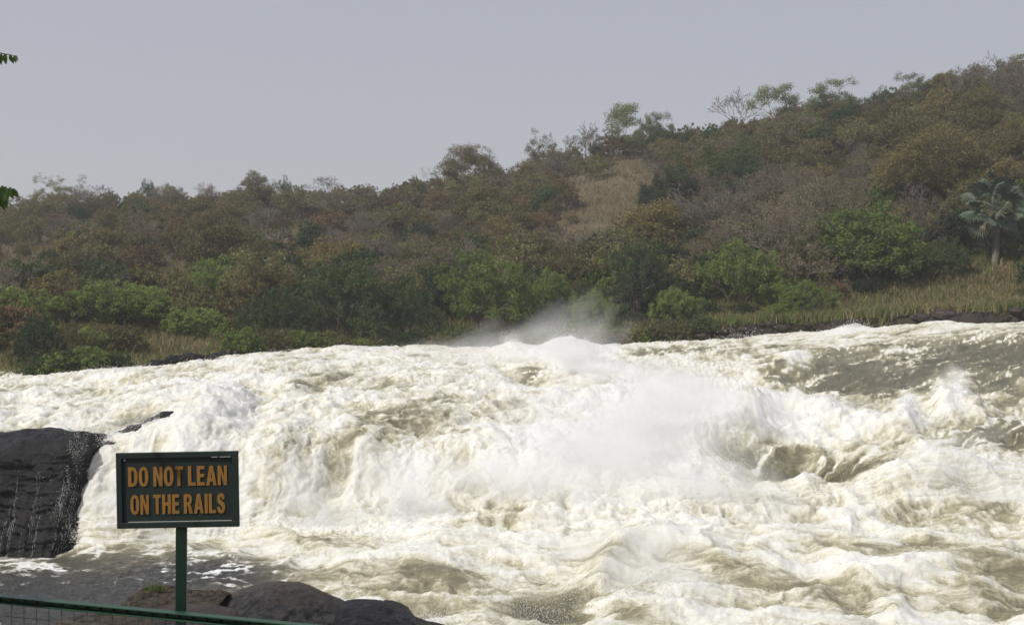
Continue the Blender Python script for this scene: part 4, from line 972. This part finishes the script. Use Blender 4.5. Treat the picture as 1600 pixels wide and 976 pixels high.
# ================================================================== NEAR TREE whose leaves hang into the left edge
def near_tree():
    e = empty('leafy_tree', (-3.6, 4.2, -2.4), 0, label='green leafy tree whose twigs reach in at the left edge against the sky', category='tree')
    inv = Matrix.Translation(-Vector(e.location))
    def add(nm, me, **kw): o = link(nm, me, e, **kw); o.matrix_parent_inverse = inv; return o
    segs = [((-3.6, 4.2, -2.6), (-3.5, 4.2, -1), .12, .10), ((-3.5, 4.2, -1), (-3.3, 4.25, .8), .10, .08), ((-3.3, 4.25, .8), (-3.4, 4.3, 2.6), .08, .05)]
    V, Fc = tubes(segs, 10); add('trunk', mesh_from('trunk', V, Fc, M_bark, True))
    segs = []; tipsU = (0.0, 86, 4.5), (0.0, 293, 4.5)
    A1_ = np.array(uvz(-6, 82, 4.5)); A2_ = np.array(uvz(-8, 291, 4.5))
    segs += [((-3.3, 4.25, .8), (-2.6, 4.4, 1.0), .03, .018), ((-2.6, 4.4, 1.0), tuple(A1_), .018, .004), (tuple(A1_), tuple(uvz(27, 88, 4.5)), .003, .0012)]
    segs += [((-3.35, 4.25, .35), (-2.6, 4.4, .45), .03, .016), ((-2.6, 4.4, .45), tuple(A2_), .016, .004), (tuple(A2_), tuple(uvz(27, 299, 4.5)), .003, .0012)]
    V, Fc = tubes(segs, 6); add('branch', mesh_from('branch', V, Fc, M_bark, True))
    m, t, ns, L, p = mat('near_leaf'); a_ = attr(ns, 'tint'); c = mixc(ns, L, a_.outputs['Fac'], (.035, .075, .018), (.085, .13, .03)); L.new(c, p.inputs['Base Color']); p.inputs['Roughness'].default_value = .5
    tr = ns.new('ShaderNodeBsdfTranslucent'); tr.inputs[0].default_value = (.12, .20, .03, 1); ms = ns.new('ShaderNodeMixShader'); ms.inputs[0].default_value = .3
    L.new(p.outputs[0], ms.inputs[1]); L.new(tr.outputs[0], ms.inputs[2]); L.new(ms.outputs[0], ns['Material Output'].inputs[0])
    # one leaf hanging from the origin: midrib bent, pointed tip
    k_ = np.linspace(0, 1, 9); wv = np.array([.04, .30, .44, .50, .49, .43, .31, .15, .0])*.5
    V = np.concatenate([np.stack([-wv, .05-np.abs(wv)*.5+.10*k_**2, -k_], -1), np.stack([0*k_, .10*k_**2+.05, -k_], -1)+np.array([0, .02, 0]), np.stack([wv, .05-np.abs(wv)*.5+.10*k_**2, -k_], -1)])
    n = 9; Fc = [[i, i+1, n+i+1, n+i] for i in range(8)]+[[n+i, n+i+1, 2*n+i+1, 2*n+i] for i in range(8)]
    lm = [mesh_from('leaf', V, np.array(Fc), m, True, {'tint': np.full(27, tv)}) for tv in (.1, .5, .9)]
    rs_ = np.random.default_rng(3)
    def leaf(u, v, ln, rz, ry, d=0):
        o = link('leaf', lm[int(rs_.integers(0, 3))], e); o.matrix_parent_inverse = inv; o.location = uvz(u, v, 4.5+d); s = ln*4.5/F; o.scale = (s, s, s); o.rotation_euler = (rs_.normal(0, .15), ry, rz)
    for u, v, ln, ry in ((-6, 83, 18, .1), (2, 84, 18, .05), (8, 84, 17, -.05), (16, 85, 17, .12), (22, 87, 12, -.25), (25, 88, 9, -.5), (-2, 82, 20, .3), (-12, 82, 20, 0)): leaf(u, v, ln, rs_.normal(0, .4), ry)
    for u, v, ln, ry in ((-4, 290, 26, .1), (3, 290, 30, -.1), (9, 291, 26, .15), (15, 292, 20, -.2), (20, 294, 16, -.35), (25, 297, 12, -.5), (0, 300, 30, .2), (6, 302, 24, -.1), (-6, 305, 24, .0), (12, 294, 24, .25), (2, 296, 34, .05)): leaf(u, v, ln, rs_.normal(0, .6), ry, rs_.uniform(-.05, .08))
    for _ in range(90):
        u = rs_.uniform(-330, -30); v = rs_.uniform(-120, 360); leaf(u, v, rs_.uniform(18, 34), rs_.uniform(0, 6), rs_.normal(0, .4), rs_.uniform(-.5, .6))
near_tree()

# ================================================================== SPRAY AND MIST
def surf(u, v):
    us_, ts_, D_, N_, fo, VV = WATER; j = int(np.argmin(abs(us_-u))); i = int(np.argmin(abs(VV[:, j]-v))); return D_[i, j], N_[i, j]
def droplets():
    rs_ = np.random.default_rng(12); us_, ts_, D_, N_, fo, VV = WATER
    P_, r_ = [], []
    # general: thrown off the crests of white water
    ii, jj = np.nonzero((fo > .72) & (VV > 515) & (VV < 1000)); Hh = (D_[..., 2]); 
    curv = Hh-.25*(np.roll(Hh, 6, 0)+np.roll(Hh, -6, 0)+np.roll(Hh, 6, 1)+np.roll(Hh, -6, 1))
    wgt = np.clip(curv[ii, jj], 0, .25)+.004; wgt /= wgt.sum()
    k = rs_.choice(len(ii), 24000, p=wgt); base = D_[ii[k], jj[k]]
    P_.append(base+np.stack([rs_.normal(0, .10, len(k)), rs_.normal(0, .10, len(k)), np.abs(rs_.exponential(.10, len(k)))], -1)); r_.append(rs_.uniform(.004, .013, len(k))*np.clip(base[:, 1]/38, .8, 2))
    jets = [(798, 545, 16, 1.0, 900), (885, 540, 40, 1.1, 1800), (1150, 525, 40, .7, 1100), (1330, 512, 26, .5, 700), (1490, 612, 26, .9, 900), (1416, 640, 14, .7, 500), (1450, 722, 130, .5, 1400),
            (1130, 735, 60, .6, 1400), (860, 935, 110, .6, 1700), (1050, 700, 120, .6, 2000), (110, 760, 14, .35, 900), (150, 690, 30, .4, 900), (1000, 930, 70, .6, 1500), (1250, 650, 90, .4, 900), (120, 840, 16, .4, 600), (1250, 560, 20, .4, 300), (680, 970, 40, .4, 700), (520, 760, 16, .8, 700), (190, 660, 60, .2, 500)]
    for u, v, ru, hh, n in jets:
        uu = rs_.normal(u, ru*.5, n)
        for a in np.repeat(uu, 1):
            b, nn_ = surf(a, v+rs_.normal(0, ru*.15)); s = rs_.exponential(.4)
            P_.append((b+np.array([rs_.normal(0, .15), -rs_.uniform(0, .3), min(s, 1.6)*hh*.6]))[None]); r_.append(np.array([rs_.uniform(.004, .014)*max(1, b[1]/42)]))
    n = 5200; uu = 104-np.abs(rs_.normal(0, 17, n))+rs_.uniform(0, 22, n); vv = rs_.uniform(672, 866, n)          # spatter over the rock beside the fall
    uu = uu+np.clip((760-vv)*.22, -12, 22)
    cl_ = fbm(np.stack([uu/9, vv/22, 0*uu], -1), 1., 3, 5)+.006*(uu-95); kk = cl_ > rs_.uniform(-.1, .5, n)
    uu, vv = uu[kk], vv[kk]; n = len(uu); P_.append(uvz(uu, vv, 36.35+np.clip((uu-100)/60, 0, 1)+rs_.uniform(-.4, .1, n))); r_.append(rs_.uniform(.002, .0085, n))
    n = 2200; uu = rs_.uniform(130, 250, n); vv = 668-(uu-130)*.22+np.abs(rs_.normal(0, 12, n)); P_.append(uvz(uu, vv, 38.5+(uu-130)*.012)); r_.append(rs_.uniform(.004, .012, n))
    P_ = np.concatenate(P_); r_ = np.concatenate(r_)
    o8 = np.array([[1, 0, 0], [-1, 0, 0], [0, 1, 0], [0, -1, 0], [0, 0, 1], [0, 0, -1]], float)
    f8 = np.array([[0, 2, 4], [2, 1, 4], [1, 3, 4], [3, 0, 4], [2, 0, 5], [1, 2, 5], [3, 1, 5], [0, 3, 5]])
    V = (P_[:, None]+o8[None]*r_[:, None, None]*rs_.uniform(.6, 1.6, (len(P_), 1, 3))).reshape(-1, 3); Fc = (f8[None]+np.arange(len(P_))[:, None, None]*6).reshape(-1, 3)
    link('spray_droplets', mesh_from('spray_droplets', V, Fc, M_foam, True), kind='stuff')
droplets()
def ellips(name):
    import bmesh
    bm_ = bmesh.new(); bmesh.ops.create_icosphere(bm_, subdivisions=3, radius=1); me = bpy.data.meshes.new(name); bm_.to_mesh(me); bm_.free(); return me
def mist_mat(dens, seed, sc_=1.2):
    m = bpy.data.materials.new('mist'); m.use_nodes = True; ns, L = m.node_tree.nodes, m.node_tree.links; ns.clear()
    out = ns.new('ShaderNodeOutputMaterial'); pv = ns.new('ShaderNodeVolumePrincipled'); L.new(pv.outputs[0], out.inputs['Volume'])
    pv.inputs['Color'].default_value = (1, 1, 1, 1); pv.inputs['Anisotropy'].default_value = 0
    tc = ns.new('ShaderNodeTexCoord'); vl = ns.new('ShaderNodeVectorMath'); vl.operation = 'LENGTH'; L.new(tc.outputs['Object'], vl.inputs[0])
    n0 = ns.new('ShaderNodeTexNoise'); n0.inputs['Scale'].default_value = 1.1; n0.inputs['Detail'].default_value = 3; mp0 = ns.new('ShaderNodeMapping'); mp0.inputs['Location'].default_value = (seed*1.7, 0, seed*2.3); L.new(tc.outputs['Object'], mp0.inputs[0]); L.new(mp0.outputs[0], n0.inputs['Vector'])
    ln = mth(ns, L, 'ADD', vl.outputs['Value'], mth(ns, L, 'MULTIPLY', mth(ns, L, 'SUBTRACT', n0.outputs[0], .40), 1.6))
    f = mth(ns, L, 'SUBTRACT', 1.0, mth(ns, L, 'MAXIMUM', ln, vl.outputs['Value']), True); f = mth(ns, L, 'POWER', f, 1.25)
    n = ns.new('ShaderNodeTexNoise'); n.inputs['Scale'].default_value = sc_*1.6; n.inputs['Detail'].default_value = 4; n.inputs['Roughness'].default_value = .6; n.inputs['Distortion'].default_value = .6
    mp = ns.new('ShaderNodeMapping'); mp.inputs['Location'].default_value = (seed*3.1, seed, 0); L.new(tc.outputs['Object'], mp.inputs[0]); L.new(mp.outputs[0], n.inputs['Vector'])
    r = ramp(ns, [(.32, (.1, .1, .1)), (.68, (1, 1, 1))]); L.new(n.outputs[0], r.inputs[0])
    L.new(mth(ns, L, 'MULTIPLY', mth(ns, L, 'MULTIPLY', f, r.outputs[0]), dens), pv.inputs['Density'])
    return m
rs = np.random.default_rng(8)
for i, (u, v, Y, rx, ry, rz_, dens) in enumerate([
    (850, 550, 68, 5.0, 3, 2.2, .40), (880, 530, 66, 2.6, 2.4, 2.0, .35), (775, 548, 70, 4.2, 3, 1.7, .45), (700, 548, 74, 4.5, 3, 1.1, .3), (925, 556, 68, 3.2, 3, 1.5, .3),
    (895, 556, 61, 1.6, 1.6, 1.0, 3.6), (935, 580, 57, 1.6, 1.8, .8, 2.6),
    (1030, 690, 40.8, 4.2, 2.4, 1.9, 3.6), (950, 730, 38.8, 4.2, 1.9, 1.6, 3.6), (1130, 640, 42.5, 2.2, 1.5, 1.1, 3.0), (1080, 620, 46, 3.4, 2, 1.1, 2.6),
    (800, 760, 37.4, 3.6, 1.6, 1.1, 2.6), (1130, 765, 37.0, 3.4, 1.6, 1.1, 2.6), (640, 780, 36.2, 2.8, 1.2, .9, 1.8), (1210, 640, 45, 1.2, 1.2, .8, 1.8),
    (1050, 925, 30.0, 2.0, 1.3, 1.0, 3.4), (980, 860, 32.5, 2.4, 1.2, .8, 2.2), (540, 800, 35.8, 3.4, 1.2, 1.2, 1.1), (200, 790, 35.6, 1.4, .9, 1.2, 1.0), (440, 780, 36.4, 1.8, 1.0, 1.2, .8),
    (1492, 604, 55.5, .85, .8, .95, 4.0), (1416, 636, 49, .50, .5, .65, 4.0),
    (1450, 740, 38.5, 3.2, 1.6, .9, 1.1), (1310, 645, 46, 2.2, 1.2, .7, 1.2), (1560, 770, 37, 2.0, 1.4, .7, .9), (1230, 820, 35, 2.4, 1.3, .6, .8)]):
    o = link('spray_mist', ellips('spray_mist')); o.data.materials.append(mist_mat(dens*1.0, i, 1.0)); c = uvz(u, v, Y); o.location = c; o.scale = (rx*1.25, ry*1.25, rz_*1.25)
    o.rotation_euler = (0, rs.normal(0, .35), 0)
    o['kind'] = 'stuff'
# ================================================================== HAZE
hv, hf = box(0, 1550, 14, 3400, 3300, 100)
hz_me = mesh_from('haze', hv, hf, [], False); m = bpy.data.materials.new('haze'); m.use_nodes = True; ns, L = m.node_tree.nodes, m.node_tree.links; ns.clear()
out = ns.new('ShaderNodeOutputMaterial'); pv = ns.new('ShaderNodeVolumePrincipled'); pv.inputs['Color'].default_value = (.93, .95, 1, 1); pv.inputs['Density'].default_value = .00045; pv.inputs['Anisotropy'].default_value = .2
L.new(pv.outputs[0], out.inputs['Volume']); hz_me.materials.append(m); link('haze', hz_me, kind='stuff')
